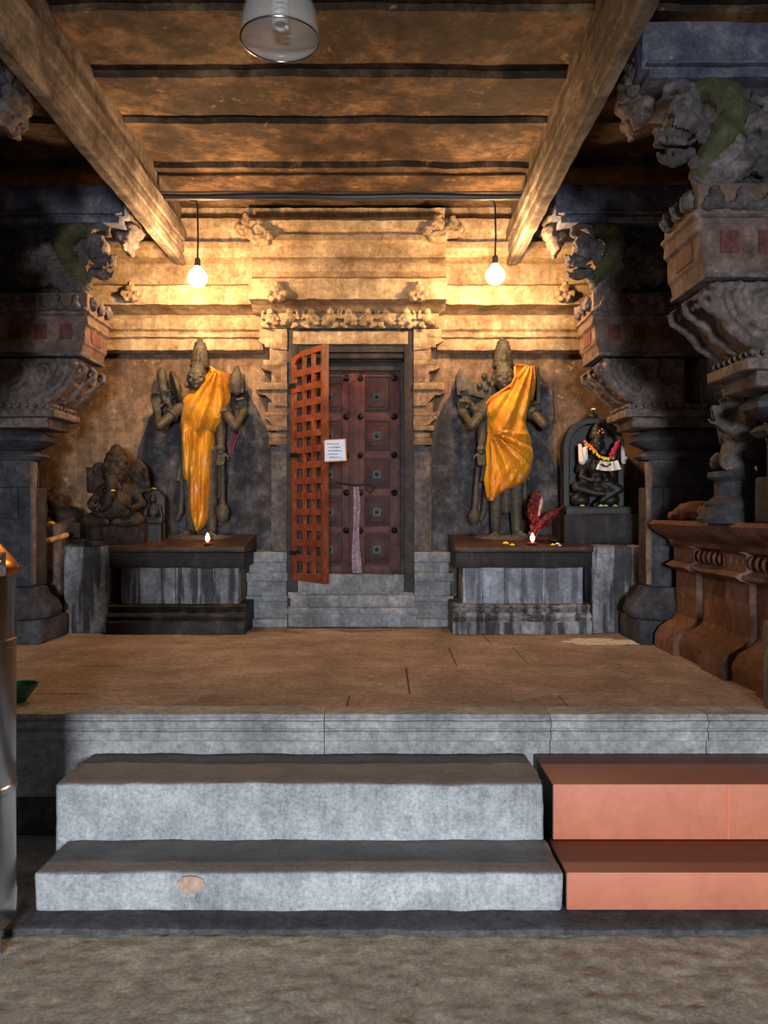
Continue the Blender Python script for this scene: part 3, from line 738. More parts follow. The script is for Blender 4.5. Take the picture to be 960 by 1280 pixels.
# Left cloth: bodice + long fall
Lc = [(266,462),(262,468),(252,480),(240,491),(231,499),(228,505),(227,531),(228,560),(230,587),(235,618),(240,644),(244,657),(247,663)]
Rc = [(268,462),(278,466),(287,469),(288,480),(288,494),(286,510),(283,524),(276,535),(268,540),(269,560),(270,583),(269,611),(266,632),(263,648),(257,657),(251,663)]
def fl(u,v,x,y):
    # diagonal pleats radiating from the shoulder, turning to vertical lower down
    s = 0
    if y < 540:
        ang_ = math.atan2(y-458, x-279); s += .026*math.sin(ang_*21)*min(1,(y-458)/22)
        s += .03*math.exp(-((y-514)/14)**2)*math.exp(-((x-250)/16)**2)
    wgt = min(1,max(0,(y-525)/25))
    s += wgt*(.024*math.sin(x*.42+y*.03)+.006*math.sin(x*.9-y*.04+1)+.014*math.sin(y*.13+x*.16)*(1-u))
    s += .006*noise.noise(Vector((x*.12,y*.06,3)))
    return s
drape('draped_cloth', sl, Lc, Rc, lambda v: .19-.03*v, fl)
# crimson cloth behind the left statue's arm
k = MB()
k.grid(lambda u,v: SP(287+u*(13-8*v)+2*math.sin(v*6), 533+v*34-u*6*(1-v), -.03+.015*math.sin(u*14)), 12, 20)
k.build('sash','magenta',sl,solid=.006)

# ---------- right statue
sr = empty('stone_statue', (X(630,SD), SD, atop(SD)), 'tall dark stone statue with conical crown right of the door, in a short orange wrap', 'statue', 'standing four-armed statues')
m = MB()
m.lathe([(.30,0),(.31,.02),(.29,.05),(.26,.06)], (X(632,SD),SD,atop(SD)-.045), 28, 1.05, .75)
stat_body(m, 632)
face(m, SP(628,473,.08), (.092,.10,.12), 1.15)
crown(m, 628, 422, 461, 11.8, 5, .03)
arm(m,[SP(609,506),SP(587,536,.20),SP(577,514,.0)],[.058,.043,.032]); hand(m, SP(577,514,.0),(-.05,-.2,1),(.3,-1,0),1.0,1.0,1)
arm(m,[SP(611,502,-.03),SP(594,512,-.05),SP(582,497,-.02)],[.05,.04,.03],False); hand(m, SP(582,500,-.02),(-.2,-.1,1),(.3,-1,0),.9,.9,1)
arm(m,[SP(609,508,.02),SP(601,540,.05),SP(600,566,.09)],[.058,.044,.032]); hand(m, SP(600,566,.09),(0,-.15,-1),(0,-1,-.1),.95,.5,1)
arm(m,[SP(655,505),SP(675,534,.20),SP(669,514,.02)],[.056,.043,.032]); hand(m, SP(668,517,.02),(0,-.3,1),(-.3,-1,0),1.0,.9,-1)
m.build('body','dark',sr,vox=.0065,sm=0,carve=.0025,cf=40)
m = MB()
m.prism([(X(571,SD),Z(494,SD)),(X(570,SD),Z(470,SD)),(X(575,SD),Z(459,SD)),(X(583,SD),Z(472,SD)),(X(592,SD),Z(478,SD)),(X(594,SD),Z(494,SD))],SD+.0,SD+.05,'y')
m.prism([(X(590,SD),Z(494,SD)),(X(592,SD),Z(478,SD)),(X(604,SD),Z(476,SD)),(X(612,SD),Z(462,SD)),(X(617,SD),Z(478,SD)),(X(617,SD),Z(500,SD))],SD+.03,SD+.07,'y')
for a_,b_ in ((600,482),(606,470),(608,486),(612,476)): m.ell(SP(a_,b_,-.02),(.03,.03,.03),sub=2)
m.bevel(.008).build('halo_slab','dark',sr)
m = MB(); m.prism([(X(669,SD),Z(520,SD)),(X(670,SD),Z(466,SD)),(X(673,SD),Z(458,SD)),(X(674,SD),Z(470,SD)),(X(674,SD),Z(520,SD))],SD-.06,SD+.10,'y'); m.bevel(.004).build('side_slab','dark',sr)
m = MB(); m.cap(SP(596,586,.06),SP(592,650,.05),.02,.03); m.lathe([(.03,0),(.05,.03),(.06,.08),(.03,.14)],SP(592,656,.05),14); m.build('mace','dark',sr)
Lc = [(641,460),(640,477),(629,489),(615,496),(608,505),(606,517),(606,535),(608,552),(610,578),(608,595),(606,606),(608,618),(609,626)]
Rc = [(645,460),(655,466),(671,461.5),(669,480),(666,498),(660,515),(656,529),(661,542),(664,552),(666,573),(664,587),(654,604),(640,610),(624,617),(616,625),(614,626)]
Rc = [(645,460),(671,461.4),(669,480),(666,498),(660,515),(656,529),(661,542),(664,552),(666,573),(664,587),(654,604),(640,610),(624,617),(616,625),(614,626)]
def fr2(u,v,x,y):
    s=0
    if y < 545:
        a1 = math.atan2(y-452, x-662); s += .026*math.sin(a1*23)*min(1,(y-456)/22)
        s += .035*math.exp(-((y-514)/13)**2)*(math.exp(-((x-619)/12)**2)+.8*math.exp(-((x-643)/12)**2))
    w1 = min(1,max(0,(y-535)/15))*math.exp(-max(0,y-590)/30)
    rr = math.hypot(x-612, y-541)
    a2 = math.atan2(y-541, x-612)
    s += w1*(.028*math.sin(a2*17)*min(1,rr/14))
    s += .012*math.exp(-((y-541)/5)**2)*math.sin(x*.5)
    s += .008*noise.noise(Vector((x*.11,y*.09,9)))
    s += min(1,max(0,(y-575)/20))*.010*math.sin(x*.5+y*.3)
    return s
drape('draped_cloth', sr, Lc, Rc, lambda v: .20-.01*v, fr2)
k = MB()   # twisted edge fall on the left of the wrap
k.tube([SP(609,541,.17),SP(607,560,.14),SP(608,580,.12),SP(606,600,.12),SP(608,622,.12)],[.016,.02,.016,.024,.012],10); k.rough(.004,30).build('cloth_fall','satin',sr)
k = MB(); k.tube([SP(641,462,.11),SP(641,474,.14),SP(636,484,.17),SP(624,492,.17),SP(612,499,.12),SP(606,507,.06)],.010,8); k.build('cloth_border','satin_edge',sr)

# crimson cloth bundle beside right statue
rb = empty('cloth_bundle', P(680,668,7.05), 'crimson and gold cloth bundle standing crumpled on the right altar', 'cloth')
BD=7.05
def bp_(px,py,dd=0): v=P(px,py,BD); v.y-=dd; return v
def crump(pts, rads, nm, sq=.7):
    k=MB(); k.tube(pts, rads, 20)
    for a,b in zip(pts,pts[1:]):
        for q_ in (-1,0,1):
            o_=Vector((q_*.02,-.03-.01*abs(q_),q_*.02)); k.cap(a+o_,b+o_,.016,.014)
    return k.build(nm,'redcloth',rb,vox=.006,sm=0,carve=.014,cf=34)
crump([bp_(668,652),bp_(666,640),bp_(669,626),bp_(671,617)],[.045,.055,.05,.034],'upright_fold')
crump([bp_(664,668),bp_(672,657,.03),bp_(684,649,.03),bp_(692,643,.02),bp_(699,637,0)],[.02,.045,.05,.045,.022],'lower_fold')
k=MB(); k.tube([bp_(667,655),bp_(668,664),bp_(665,669)],[.035,.03,.04],12); k.rough(.005,25).build('knot','magenta',rb)
k=MB(); k.tube([bp_(674,617,.01),bp_(676,628,.04),bp_(672,645,.05)],[.012,.02,.012],10); k.rough(.006,30).build('pale_edge','silverpink',rb)

# ---------- seated deity in arch (right)
QD = 7.2
def QP(px,py,dd=0): v=P(px,py,QD); v.y-=dd; return v
zc = atop(QD)
se = empty('seated_statue', (X(743,QD),QD,zc), 'small black seated stone statue in an arched surround, wearing flower garlands, on the right altar', 'statue')
k=MB(); k.box(X(699,QD),X(806,QD),7.0,7.5,zc-.03,Z(643,QD)); k.bevel(.01).rough(.004,9,.08,4).build('pedestal','sooty',se)
k=MB(); k.box(X(703,QD),X(790,QD),7.06,7.5,Z(644,QD),Z(633,QD)); k.bevel(.008).rough(.003,9,.08,4).build('pedestal_step','black',se)
cx,cz = X(742,QD), Z(560,QD)
def arch(ro, ri, y0, y1, zb_):
    k=MB(); n=24; out=[]; inn=[]
    out.append((cx-ro,zb_)); inn.append((cx-ri,zb_))
    for i in range(n+1):
        a=PI-PI*i/n; out.append((cx+ro*math.cos(a),cz+ro*1.0*math.sin(a))); inn.append((cx+ri*math.cos(a),cz+ri*math.sin(a)))
    out.append((cx+ro,zb_)); inn.append((cx+ri,zb_))
    for i in range(len(out)-1):
        k.prism([out[i],out[i+1],inn[i+1],inn[i]],y0,y1,'y')
    bmesh.ops.remove_doubles(k.bm, verts=k.bm.verts, dist=1e-5)
    return k
zb_=Z(634,QD)
arch(.275,.215,7.18,7.32,zb_).build('arch_rim','black',se,vox=.01,sm=1)
k=MB(); pts=[(cx-.26,zb_)]+[(cx+.26*math.cos(PI-PI*i/20),cz+.26*math.sin(PI-PI*i/20)) for i in range(21)]+[(cx+.26,zb_)]
k.prism(pts,7.30,7.40,'y'); k.build('back_slab','black',se)
k=MB(); k.ell((cx,7.25,cz+.29),(.05,.05,.035)); k.ell((cx,7.25,cz+.325),(.02,.02,.025)); k.build('arch_finial','black',se)
m=MB()
face(m, QP(743,556,.10),(.058,.062,.075),.7)
m.lathe([(.062,0),(.07,.01),(.066,.04),(.055,.06),(.05,.09),(.03,.12),(.012,.145)],QP(743,550,.08),18)
m.cap(QP(743,562,.05),QP(743,570,.05),.035,.045); m.cap(QP(731,575,.05),QP(755,575,.05),.05,.05); m.ell(QP(743,583,.06),(.095,.07,.09)); m.ell(QP(743,600,.05),(.085,.075,.07))
m.cap(QP(731,605,.08),QP(716,610,.14),.055,.045); m.cap(QP(716,610,.14),QP(738,617,.16),.042,.03)   # folded leg
m.cap(QP(738,617,.16),QP(748,618,.18),.028,.02)
m.cap(QP(755,605,.08),QP(768,612,.12),.055,.045); m.cap(QP(768,612,.12),QP(745,627,.12),.042,.026); m.cap(QP(745,627,.12),QP(738,632,.17),.026,.02)
m.ell(QP(742,612,.04),(.16,.10,.05)); m.ell(QP(725,625,.0),(.09,.09,.07)); m.ell(QP(762,625,.0),(.09,.09,.07))
for s_,ex in ((-1,722),(1,766)):
    m.cap(QP(743+s_*13,575,.04),QP(ex,588,.04),.034,.028); m.cap(QP(ex,588,.04),QP(ex-s_*2,571,.10),.027,.02); hand(m,QP(ex-s_*2,571,.10),(0,-.1,1),(0,-1,0),.55,.4,-s_)
    m.cap(QP(743+s_*12,577,.06),QP(743+s_*20,597,.10),.03,.026); m.cap(QP(743+s_*20,597,.10),QP(743+s_*10,602,.17),.025,.018); hand(m,QP(743+s_*10,602,.17),(-s_*.5,-.3,.6),(0,-1,0),.5,.6,-s_)
m.build('body','black',se,vox=.0065,sm=1)
def blossoms(par, pts, mat, r=.018, name='garland', n=1):
    k=MB()
    for p in pts:
        for j in range(n):
            k.ell(Vector(p)+Vector((random.uniform(-1,1),random.uniform(-.5,.5),random.uniform(-1,1)))*r*.7,(r*random.uniform(.6,1.1),r*.8,r*random.uniform(.6,1.0)),(random.random(),random.random(),random.random()),sub=1)
    return k.build(name,mat,par)
def arcp(pts_, n):
    out=[]
    for a,b in zip(pts_,pts_[1:]):
        for i in range(n): t=i/n; out.append(QP(a[0]+(b[0]-a[0])*t,a[1]+(b[1]-a[1])*t,a[2]+(b[2]-a[2])*t))
    return out
blossoms(se, arcp([(728,556,.12),(735,563,.16),(741,572,.19),(750,576,.20),(762,573,.17)],5),'mari',.014,'garland',2)
blossoms(se, arcp([(727,554,.13),(733,560,.16),(739,568,.19)],4),'orangef',.013,'garland',2)
blossoms(se, arcp([(769,554,.12),(764,560,.15),(759,567,.17),(757,573,.18)],6),'pinkf',.019,'garland',2)
blossoms(se, arcp([(740,579,.19),(745,584,.19),(752,583,.19),(764,583,.17)],4),'redcloth',.014,'garland',2)
k=MB(); k.grid(lambda u,v:QP(742+u*22-4*v*(.5-u)*2,577+v*11+2*math.sin(u*PI),.19+.01*math.sin(u*20)),14,8); k.build('white_bib','white_cloth',se,solid=.004)
k=MB(); k.cap(QP(721,558,.12),QP(724,577,.12),.016,.034); k.cap(QP(727,562,.13),QP(727,574,.12),.02,.026); k.rough(.004,30).build('white_tassel','white_cloth',se)
k=MB(); k.cap(QP(773,556,.11),QP(775,578,.11),.012,.022); k.ell(QP(777,574,.11),.02); k.rough(.004,30).build('white_tassel','white_cloth',se)
blossoms(se,[QP(744,541,.17),QP(747,543,.17),QP(741,543,.17),QP(746,538,.16)],'orangef',.011,'forehead_flowers',1)
# ---------- flowers on the altars: things
def flower(px,py,d,mat,label,r=.024,group='loose flowers offered on the altars',n=6,z=None):
    p=P(px,py,d)
    if z is not None: p.z=z
    k=MB()
    for i in range(n):
        a=2*PI*i/n; k.ell(p+Vector((math.cos(a)*r*.6,math.sin(a)*r*.6,r*.35)),(r*.6,r*.6,r*.38),sub=1)
    k.ell(p+Vector((0,0,r*.55)),(r*.6,r*.6,r*.5),sub=1)
    return tag(k.build('flower',mat),label,'flower',group)
def onaltar(px,d,*a,**k): return flower(px,0,d,*a,z=atop(d)-.004,**k)
onaltar(632,7.00,'mari','yellow marigold head on the right altar, nearest the door')
onaltar(640,6.92,'mari','yellow marigold head on the front edge of the right altar, left of the flame',r=.02)
onaltar(691,6.93,'mari','yellow marigold head just right of the flame on the right altar',r=.018)
onaltar(697,6.98,'white','white blossom right of the flame on the right altar',r=.018)
onaltar(700,6.9,'white','tiny white blossom at the front edge of the right altar',r=.013)
zp=Z(633,QD)-.002
for px,mt,lb in ((728,'mari','yellow marigold at the left foot of the small black seated statue'),(757,'mari','yellow marigold in the middle of the ledge of the small black seated statue'),(769,'mari','rightmost yellow marigold on the ledge of the small black seated statue'),(751,'white','white petal cluster on the ledge before the small black seated statue')):
    flower(px,0,7.09,mt,lb,.02,z=zp)
flower(742,0,7.24,'white','white blossoms lying on top of the black stone arch',.022,z=cz+.345)
# small bowl beside flame
k=MB(); k.lathe([(.02,0),(.05,.02),(.055,.035),(.048,.035),(.03,.015),(.0,.012)],(X(693,7.02),7.02,atop(7.02)),18); tag(k.build('offering_bowl','black'),'small dark bowl holding offerings right of the flame on the right altar','bowl')

# ---------- left seated elephant-headed statue
GD=7.1
def GP(px,py,dd=0): v=P(px,py,GD); v.y-=dd; return v
gs = empty('elephant_headed_statue',(X(148,GD),GD,atop(GD)),'squat dark brown seated elephant-headed stone statue at the left end of the left altar','statue')
m=MB()
m.box(X(115,GD),X(185,GD),GD-.14,GD+.2,atop(GD)-.05,Z(655,GD))
m.lathe([(.105,0),(.11,.03),(.09,.06),(.085,.09),(.055,.12),(.05,.14),(.02,.17)],GP(148,580,.05),18)
m.ell(GP(148,592,.08),(.115,.11,.12)); m.ell(GP(140,585,.12),(.05,.05,.05)); m.ell(GP(156,585,.12),(.05,.05,.05))
m.ell(GP(122,598,.0),(.09,.035,.15),(0,.15,0)); m.ell(GP(174,596,.0),(.09,.035,.15),(0,-.15,0))
m.tube([GP(148,598,.17),GP(149,610,.21),GP(148,622,.22),GP(144,632,.22),GP(137,636,.22),GP(134,630,.23)],[.06,.05,.042,.036,.03,.022],14)
m.cap(GP(141,606,.17),GP(137,613,.21),.018,.01); m.cap(GP(156,606,.17),GP(160,612,.2),.018,.014)
for s_ in (-1,1): m.ell(GP(148+s_*7,594,.185),(.012,.01,.01),sub=2)
m.cap(GP(132,615,.02),GP(164,615,.02),.07,.07)
m.ell(GP(148,632,.07),(.15,.13,.14)); m.ell(GP(148,615,.04),(.14,.1,.1))
for s_ in (-1,1):
    m.cap(GP(148+s_*14,645,.06),GP(148+s_*30,650,.12),.075,.06); m.cap(GP(148+s_*30,650,.12),GP(148+s_*6,653,.2),.055,.035)
    m.cap(GP(148+s_*20,614,.02),GP(148+s_*32,630,.05),.045,.036); m.cap(GP(148+s_*32,630,.05),GP(148+s_*24,636,.16),.034,.026); hand(m,GP(148+s_*24,637,.16),(-s_*.2,-.8,.3),(0,-.2,1),.7,.8,s_)
    m.cap(GP(148+s_*19,610,-.02),GP(148+s_*36,612,-.02),.04,.032); m.cap(GP(148+s_*36,612,-.02),GP(148+s_*35,594,.03),.03,.024); hand(m,GP(148+s_*35,594,.03),(0,-.1,1),(0,-1,0),.6,.9,-s_)
m.build('body','dark2',gs,vox=.008,sm=0,carve=.006,cf=26)
flower(141,0,6.86,'mari','small yellow flower tucked at the trunk of the squat elephant-headed statue',.018,z=Z(614,6.86))
# small stele right of it
st=empty('small_stele',(X(190,7.2),7.2,atop(7.2)),'small black carved stele between the elephant-headed statue and the tall draped statue','statue')
m=MB(); D2=7.2
m.prism([(X(176,D2),atop(D2)-.03),(X(176,D2),Z(622,D2)),(X(183,D2),Z(614,D2)),(X(191,D2),Z(610,D2)),(X(199,D2),Z(614,D2)),(X(206,D2),Z(622,D2)),(X(206,D2),atop(D2)-.03)],7.2,7.32,'y'); m.bevel(.01).build('slab','black',st)
m=MB(); m.box(X(177,D2),X(205,D2),7.10,7.2,atop(7.1)-.02,Z(656,D2)); m.ell(P(191,624,7.17),(.035,.04,.045)); m.cap(P(183,634,7.17),P(199,634,7.17),.03,.03); m.ell(P(191,640,7.17),(.06,.05,.07)); m.cap(P(182,652,7.13),P(200,652,7.13),.035,.035); m.cap(P(183,634,7.16),P(180,646,7.14),.02,.018); m.cap(P(199,634,7.16),P(202,646,7.14),.02,.018)
m.build('figure','black',st,vox=.007,sm=1)
flower(192,0,7.24,'marig','yellow-green flower on top of the small black stele',.024,z=Z(611,7.2)-.012)
# round-topped stone (lingam like) and lump
m=MB(); m.lathe([(.09,0),(.095,.04),(.07,.06),(.075,.11),(.07,.16),(.045,.195),(.01,.205)],(X(120,6.98),6.98,atop(6.98)-.01),20); tag(m.rough(.004,14).build('rounded_stone','dark2'),'small reddish round-topped stone at the front left corner of the left altar','stone')
flower(120,0,6.98,'mari','orange-yellow petals on the small round-topped stone',.022,z=atop(6.98)+.185)

# reclining bull-like stone at far left on low pedestal
nb=empty('stone_bull',(X(82,7.25),7.25,Z(658,7.25)),'small dark reclining stone bull on the block between the left pillar and the altar','statue')
def NP(px,py,dd=0): v=P(px,py,7.25); v.y-=dd; return v
m=MB(); m.ell(NP(82,644),(.16,.12,.095)); m.ell(NP(70,632),(.07,.08,.08)); m.ell(NP(60,622,.03),(.05,.06,.055)); m.ell(NP(55,628,.05),(.035,.045,.035)); m.ell(NP(76,625),(.05,.05,.05))
m.cap(NP(58,616,.03),NP(54,606,.03),.012,.006); m.cap(NP(65,615,.03),NP(70,606,.03),.012,.006); m.cap(NP(66,650,.08),NP(56,655,.12),.035,.025); m.cap(NP(95,650,.08),NP(84,655,.14),.045,.028)
m.box(X(60,7.25),X(108,7.25),7.1,7.4,Z(672,7.25),Z(652,7.25)); m.build('body','dark2',nb,vox=.009,sm=1)
# lamps (small oil flames)
def diya(px,d,label):
    z=atop(d); r=empty('oil_lamp',(X(px,d),d,z),label,'oil lamp','lit oil lamps on the altars')
    k=MB(); k.lathe([(.018,0),(.032,.006),(.042,.022),(.038,.024),(.026,.012),(.0,.010)],(X(px,d),d,z),18); cb=k.build('clay_bowl','clay',r)
    k=MB(); k.cap((X(px,d),d-.01,z+.012),(X(px,d),d-.02,z+.03),.004,.004); k.build('wick','cable',cb)
    k=MB(); k.lathe([(.002,0),(.014,.012),(.019,.028),(.016,.045),(.008,.064),(.001,.078)],(X(px,d),d-.02,z+.03),14); k.build('flame','flame',r)
    l=bpy.data.lights.new('flame_light','POINT'); l.energy=1.0; l.color=(1,.38,.22); l.shadow_soft_size=.03
    lo_=bpy.data.objects.new('flame_light',l); COL.objects.link(lo_); lo_.location=(0,-.04,.16); lo_.parent=r
diya(260,6.92,'small clay oil lamp burning at the feet of the left statue')
diya(665,6.92,'small clay oil lamp burning at the front edge of the right altar')

# ================================================================ COLUMNS
ND = 4.2
def U(px,py): return ((px-480)*ND/1000, EYE-(py-640)*ND/1000)     # (X,Z) in the front plane of the near capital
XC = 2.44
def capital(root, yf, mir, lower):
    """mir: mirror about x=-.345 for the left column"""
    AX = -.345
    def fin(m, name, mat, par=root, **k):
        if mir: m.mirror_x(AX)
        return m.build(name, mat, par, **k)
    y0, y1 = yf, yf+.5
    # beam block
    m = MB(); z0 = U(0,98)[1]; z1 = U(0,24)[1]; xl = 1.36
    m.box(xl,3.9,y0+.02,y1-.02,z0+.06,z1); m.box(xl+.02,3.9,y0-.02,y1+.02,z0+.07,z0+.09); m.box(xl+.03,3.9,y0-.01,y1,z0,z0+.05)
    m.bevel(.008).rough(.006,6,.12,5); fin(m,'beam_block','blue')
    # end ornament of beam block: hanging carved lobes at the inner end
    m = MB()
    for i,(a,b,r_) in enumerate(((802,70,.055),(800,92,.06),(806,112,.05),(812,128,.035),(806,52,.045),(818,108,.06))):
        x,z = U(a,b); m.ell((x+.02,yf+.28,z),(r_,.16,r_*.95),sub=2)
    m.rough(.01,16); fin(m,'hanging_ornament','lotus',vox=.013,sm=1,carve=.016,cf=26)
    # inner core behind the carving
    m = MB(); m.box(1.86,3.02,y0+.10,y1-.05,U(0,232)[1],z0+.01); m.rough(.008,7,.12,4); fin(m,'core_block','bluedark')
    # beast
    yy = yf+.10
    def bp(px,py,dd=0): x,z=U(px,py); return Vector((x,yy-dd,z))
    s=ND/1000
    m = MB()
    m.ell(bp(864,138),(25*s,.13,23*s)); m.ell(bp(858,152,.03),(22*s,.12,14*s))
    m.cap(bp(856,158,.03),bp(834,168,.04),.062,.048,16); m.cap(bp(836,166,.05),bp(825,158,.05),.036,.022); m.ell(bp(830,172,.05),(.035,.06,.022))
    for t in (-1,1): m.ell(bp(829,160,.05+t*.035),(.018,.016,.016),sub=2)
    m.cap(bp(868,184,.02),bp(848,194,.03),.040,.034); m.cap(bp(848,194,.03),bp(832,192,.04),.034,.022); m.cap(bp(832,192,.04),bp(827,186,.04),.02,.012)
    m.cap(bp(856,181,.05),bp(838,184,.06),.016,.012)                                                    # tongue
    for a,b,l in ((833,177,7),(840,179,6),(847,180,6),(854,180,6)): m.cap(bp(a,b-3,.13),bp(a,b+l-2,.13),.011,.003,8)
    for a in (836,844): m.cap(bp(a,190,.10),bp(a,184,.10),.009,.003,8)
    m.tube([bp(828,176,.09),bp(842,181,.12),bp(858,182,.12),bp(868,176,.11)],.012,8)                     # lip
    e_=bp(850,140,.12); m.ell(e_,(.030,.035,.028)); m.tube([e_+Vector((math.cos(t)*.045,-.012,math.sin(t)*.042)) for t in [2*PI*i/14 for i in range(15)]],.011,8)
    m.tube([bp(836,142,.10),bp(842,129,.14),bp(855,124,.14),bp(868,132,.12)],[.014,.022,.024,.014],10)   # brow
    m.tube([bp(872,122,.05),bp(866,106,.07),bp(850,101,.07),bp(836,108,.07),bp(834,120,.08),bp(843,123,.09)],[.036,.036,.032,.028,.022,.012],12)  # crest curl
    for (a,b,r_) in ((884,140,13),(884,165,12),(872,200,9)):
        m.tube([bp(a+r_*(1-q/14)*math.cos(q*.75),b+r_*(1-q/14)*math.sin(q*.75),.08) for q in range(13)],[.022-.001*q for q in range(13)],10)
    for i in range(5): m.cap(bp(842+i*5,150+i*2,.13),bp(840+i*5,160+i*1.5,.12),.009,.006,6)
    fin(m,'beast_head','carve',vox=.0075,sm=0,carve=.005,cf=30)
    m = MB()
    m.tube([bp(868,108,.0),bp(890,104,.04),bp(910,114,.06),bp(918,135,.06),bp(912,160,.06),bp(896,184,.06),bp(882,206,.05),bp(878,222,.04)],[.06,.075,.085,.088,.085,.075,.062,.05],18)
    fin(m,'beast_neck','green',vox=.012,sm=1,carve=.008,cf=20)
    m = MB()
    m.tube([bp(925,175,.02),bp(910,195,.05),bp(892,212,.05),bp(876,226,.04)],[.09,.085,.07,.05],14)
    m.tube([bp(950,170,.03),bp(935,200,.06),bp(912,218,.06),bp(885,232,.04)],[.07,.07,.06,.045],14)
    m.tube([bp(935,150,.0),bp(955,145,.03),bp(972,160,.03),bp(968,190,.04),bp(950,215,.04)],[.06,.07,.075,.075,.06],14)
    m.tube([bp(950,110,.0),bp(968,118,.02),bp(966,134,.03),bp(952,132,.03)],[.03,.034,.03,.02],10)
    m.ell(bp(990,175,.0),(.16,.14,.17))
    fin(m,'beast_mane','carve',vox=.0105,sm=1,carve=.016,cf=18)
    # band of little figures
    m = MB(); m.box(U(872,0)[0],3.2,y0-.0,y1,U(0,264)[1],U(0,228)[1]); 
    m.bevel(.008).rough(.005,9,.1,4); fin(m,'figure_band','ochre')
    m = MB()
    for i in range(7):
        x = U(893+i*36,0)[0]; z = U(0,248)[1]
        m.ell((x,y0-.01,z+.035),(.03,.035,.032),sub=2); m.ell((x,y0-.005,z-.015),(.05,.04,.045),sub=2); m.cap((x-.06,y0,z-.04),(x+.06,y0,z-.04),.025,.025)
    for i in range(3):
        m.ell((U(870,0)[0],y0+.1+.15*i,U(0,244)[1]),(.05,.05,.06),sub=2)
    fin(m,'small_figures','carve',vox=.01,sm=1,carve=.016,cf=26)
    # corbel block with stepped inner end
    pr = [(868,262),(866,268),(872,272),(870,288),(876,292),(876,322),(880,326),(884,345)]
    pts = [U(a,b) for a,b in pr]; xr = 2*XC
    pts = pts + [(xr-p[0],p[1]) for p in pts[::-1]]
    m = MB(); m.prism(pts,y0,y1,'y'); m.bevel(.006,1).rough(.004,9,.1,5); fin(m,'corbel_block','ochre')
    m = MB()
    for a in (900,948,996):
        x,z=U(a,295); m.box(x-.0,x+.10,y0-.006,y0+.02,z-.09,z+.03)
    x=U(876,0)[0]; m.box(x-.006,x+.02,y0+.12,y0+.34,U(0,318)[1],U(0,294)[1])
    fin(m,'painted_square','redpaint')
    m = MB(); m.box(U(884,0)[0]-.01,xr-U(884,0)[0]+.01,y0-.012,y1+.01,U(0,347)[1],U(0,341)[1]); m.box(U(880,0)[0]-.01,xr-U(880,0)[0]+.01,y0-.01,y1+.01,U(0,272)[1],U(0,268)[1]); m.bevel(.004).rough(.003,9,.1,4); fin(m,'corbel_lip','carve')
    # lotus bracket: nested S curves
    def sc(pts_, rr, yy_, m):
        m.tube([Vector((U(a,b)[0],yy_,U(a,b)[1])) for a,b in pts_], rr, 12)
    m = MB()
    for sgn in (1,-1):
        mm = MB()
        core = [(892,350),(900,372),(915,400),(935,425),(955,440),(1047,440),(1047,350)]
        mm.prism([U(a,b) for a,b in core], y0+.03, y1-.03, 'y')
        for yk in (y0+.03, y0+.25, y1-.03):
            sc([(905,352),(898,366),(904,388),(918,408),(938,424),(956,430)],[.03,.036,.036,.034,.03,.025],yk,mm)
            sc([(905,392),(894,386),(882,378),(879,368),(886,362),(892,368)],[.03,.026,.024,.022,.018,.012],yk,mm)
            sc([(930,352),(922,366),(930,386),(946,402),(962,410)],[.024,.028,.03,.028,.02],yk-.012,mm)
            sc([(962,362),(948,368),(946,384),(956,396),(968,392),(970,380),(962,376)],[.02,.022,.022,.02,.018,.016,.012],yk-.012,mm)
            sc([(1000,356),(988,370),(990,390),(1004,404),(1020,408)],[.024,.028,.03,.028,.02],yk-.012,mm)
        if sgn<0: mm.mirror_x(XC)
        me=bpy.data.meshes.new('t'); mm.bm.to_mesh(me); mm.bm.free(); m.bm.from_mesh(me); bpy.data.meshes.remove(me)
    fin(m,'scroll_bracket','lotus',vox=.0115,sm=1,carve=.007,cf=20)
    # abacus with beads
    def bx(mm,x0,za,zb__,d_=0): mm.box(x0,2*XC-x0,y0+d_,y1-d_,EYE+zb__,EYE+za)
    m = MB(); bx(m,1.96,.86,.81,.02); bx(m,1.90,.81,.75,-.02); bx(m,1.97,.75,.67,.03); m.bevel(.01).rough(.005,9,.1,4)
    for i in range(16):
        m.ell((1.93+.065*i,y0-.01,EYE+.84),(.02,.02,.02),sub=1)
    for i in range(7): m.ell((1.93,y0+.04+.07*i,EYE+.84),(.02,.02,.02),sub=1)
    fin(m,'abacus','lotus')
    m = MB(); c=(XC,y0+.25,EYE)
    m.lathe([(.30,.50),(.36,.53),(.44,.57),(.45,.60),(.40,.64),(.30,.67)],c,8,1,.62,ang=PI/8); m.lathe([(.36,.42),(.40,.45),(.36,.48),(.3,.5)],c,8,1,.6,ang=PI/8)
    m.rough(.004,8,.08,3); fin(m,'neck_cushion','bluedark')
    # shaft
    zlow = -.60 if lower else -.06
    m = MB(); m.box(XC-.31,XC+.31,y0+.12,y1-.10,EYE+zlow,EYE+.20); 
    m.lathe([(.31,.20),(.31,.50)],c,8,1.0,.5,ang=PI/8)
    m.box(XC-.20,XC+.20,y0+.10,y0+.14,EYE-.05,EYE+.2) ; m.bevel(.012).rough(.005,6,.12,4); fin(m,'shaft','bluedark')
    m = MB()
    for s_ in (-1,1):
        m.lathe([(.022,zlow+.02),(.026,-.2),(.02,-.17),(.028,-.12),(.022,.05),(.03,.3),(.036,.34),(.03,.4)],(XC+s_*.315,y0+.12,EYE),10)
    fin(m,'colonnette','ochre')
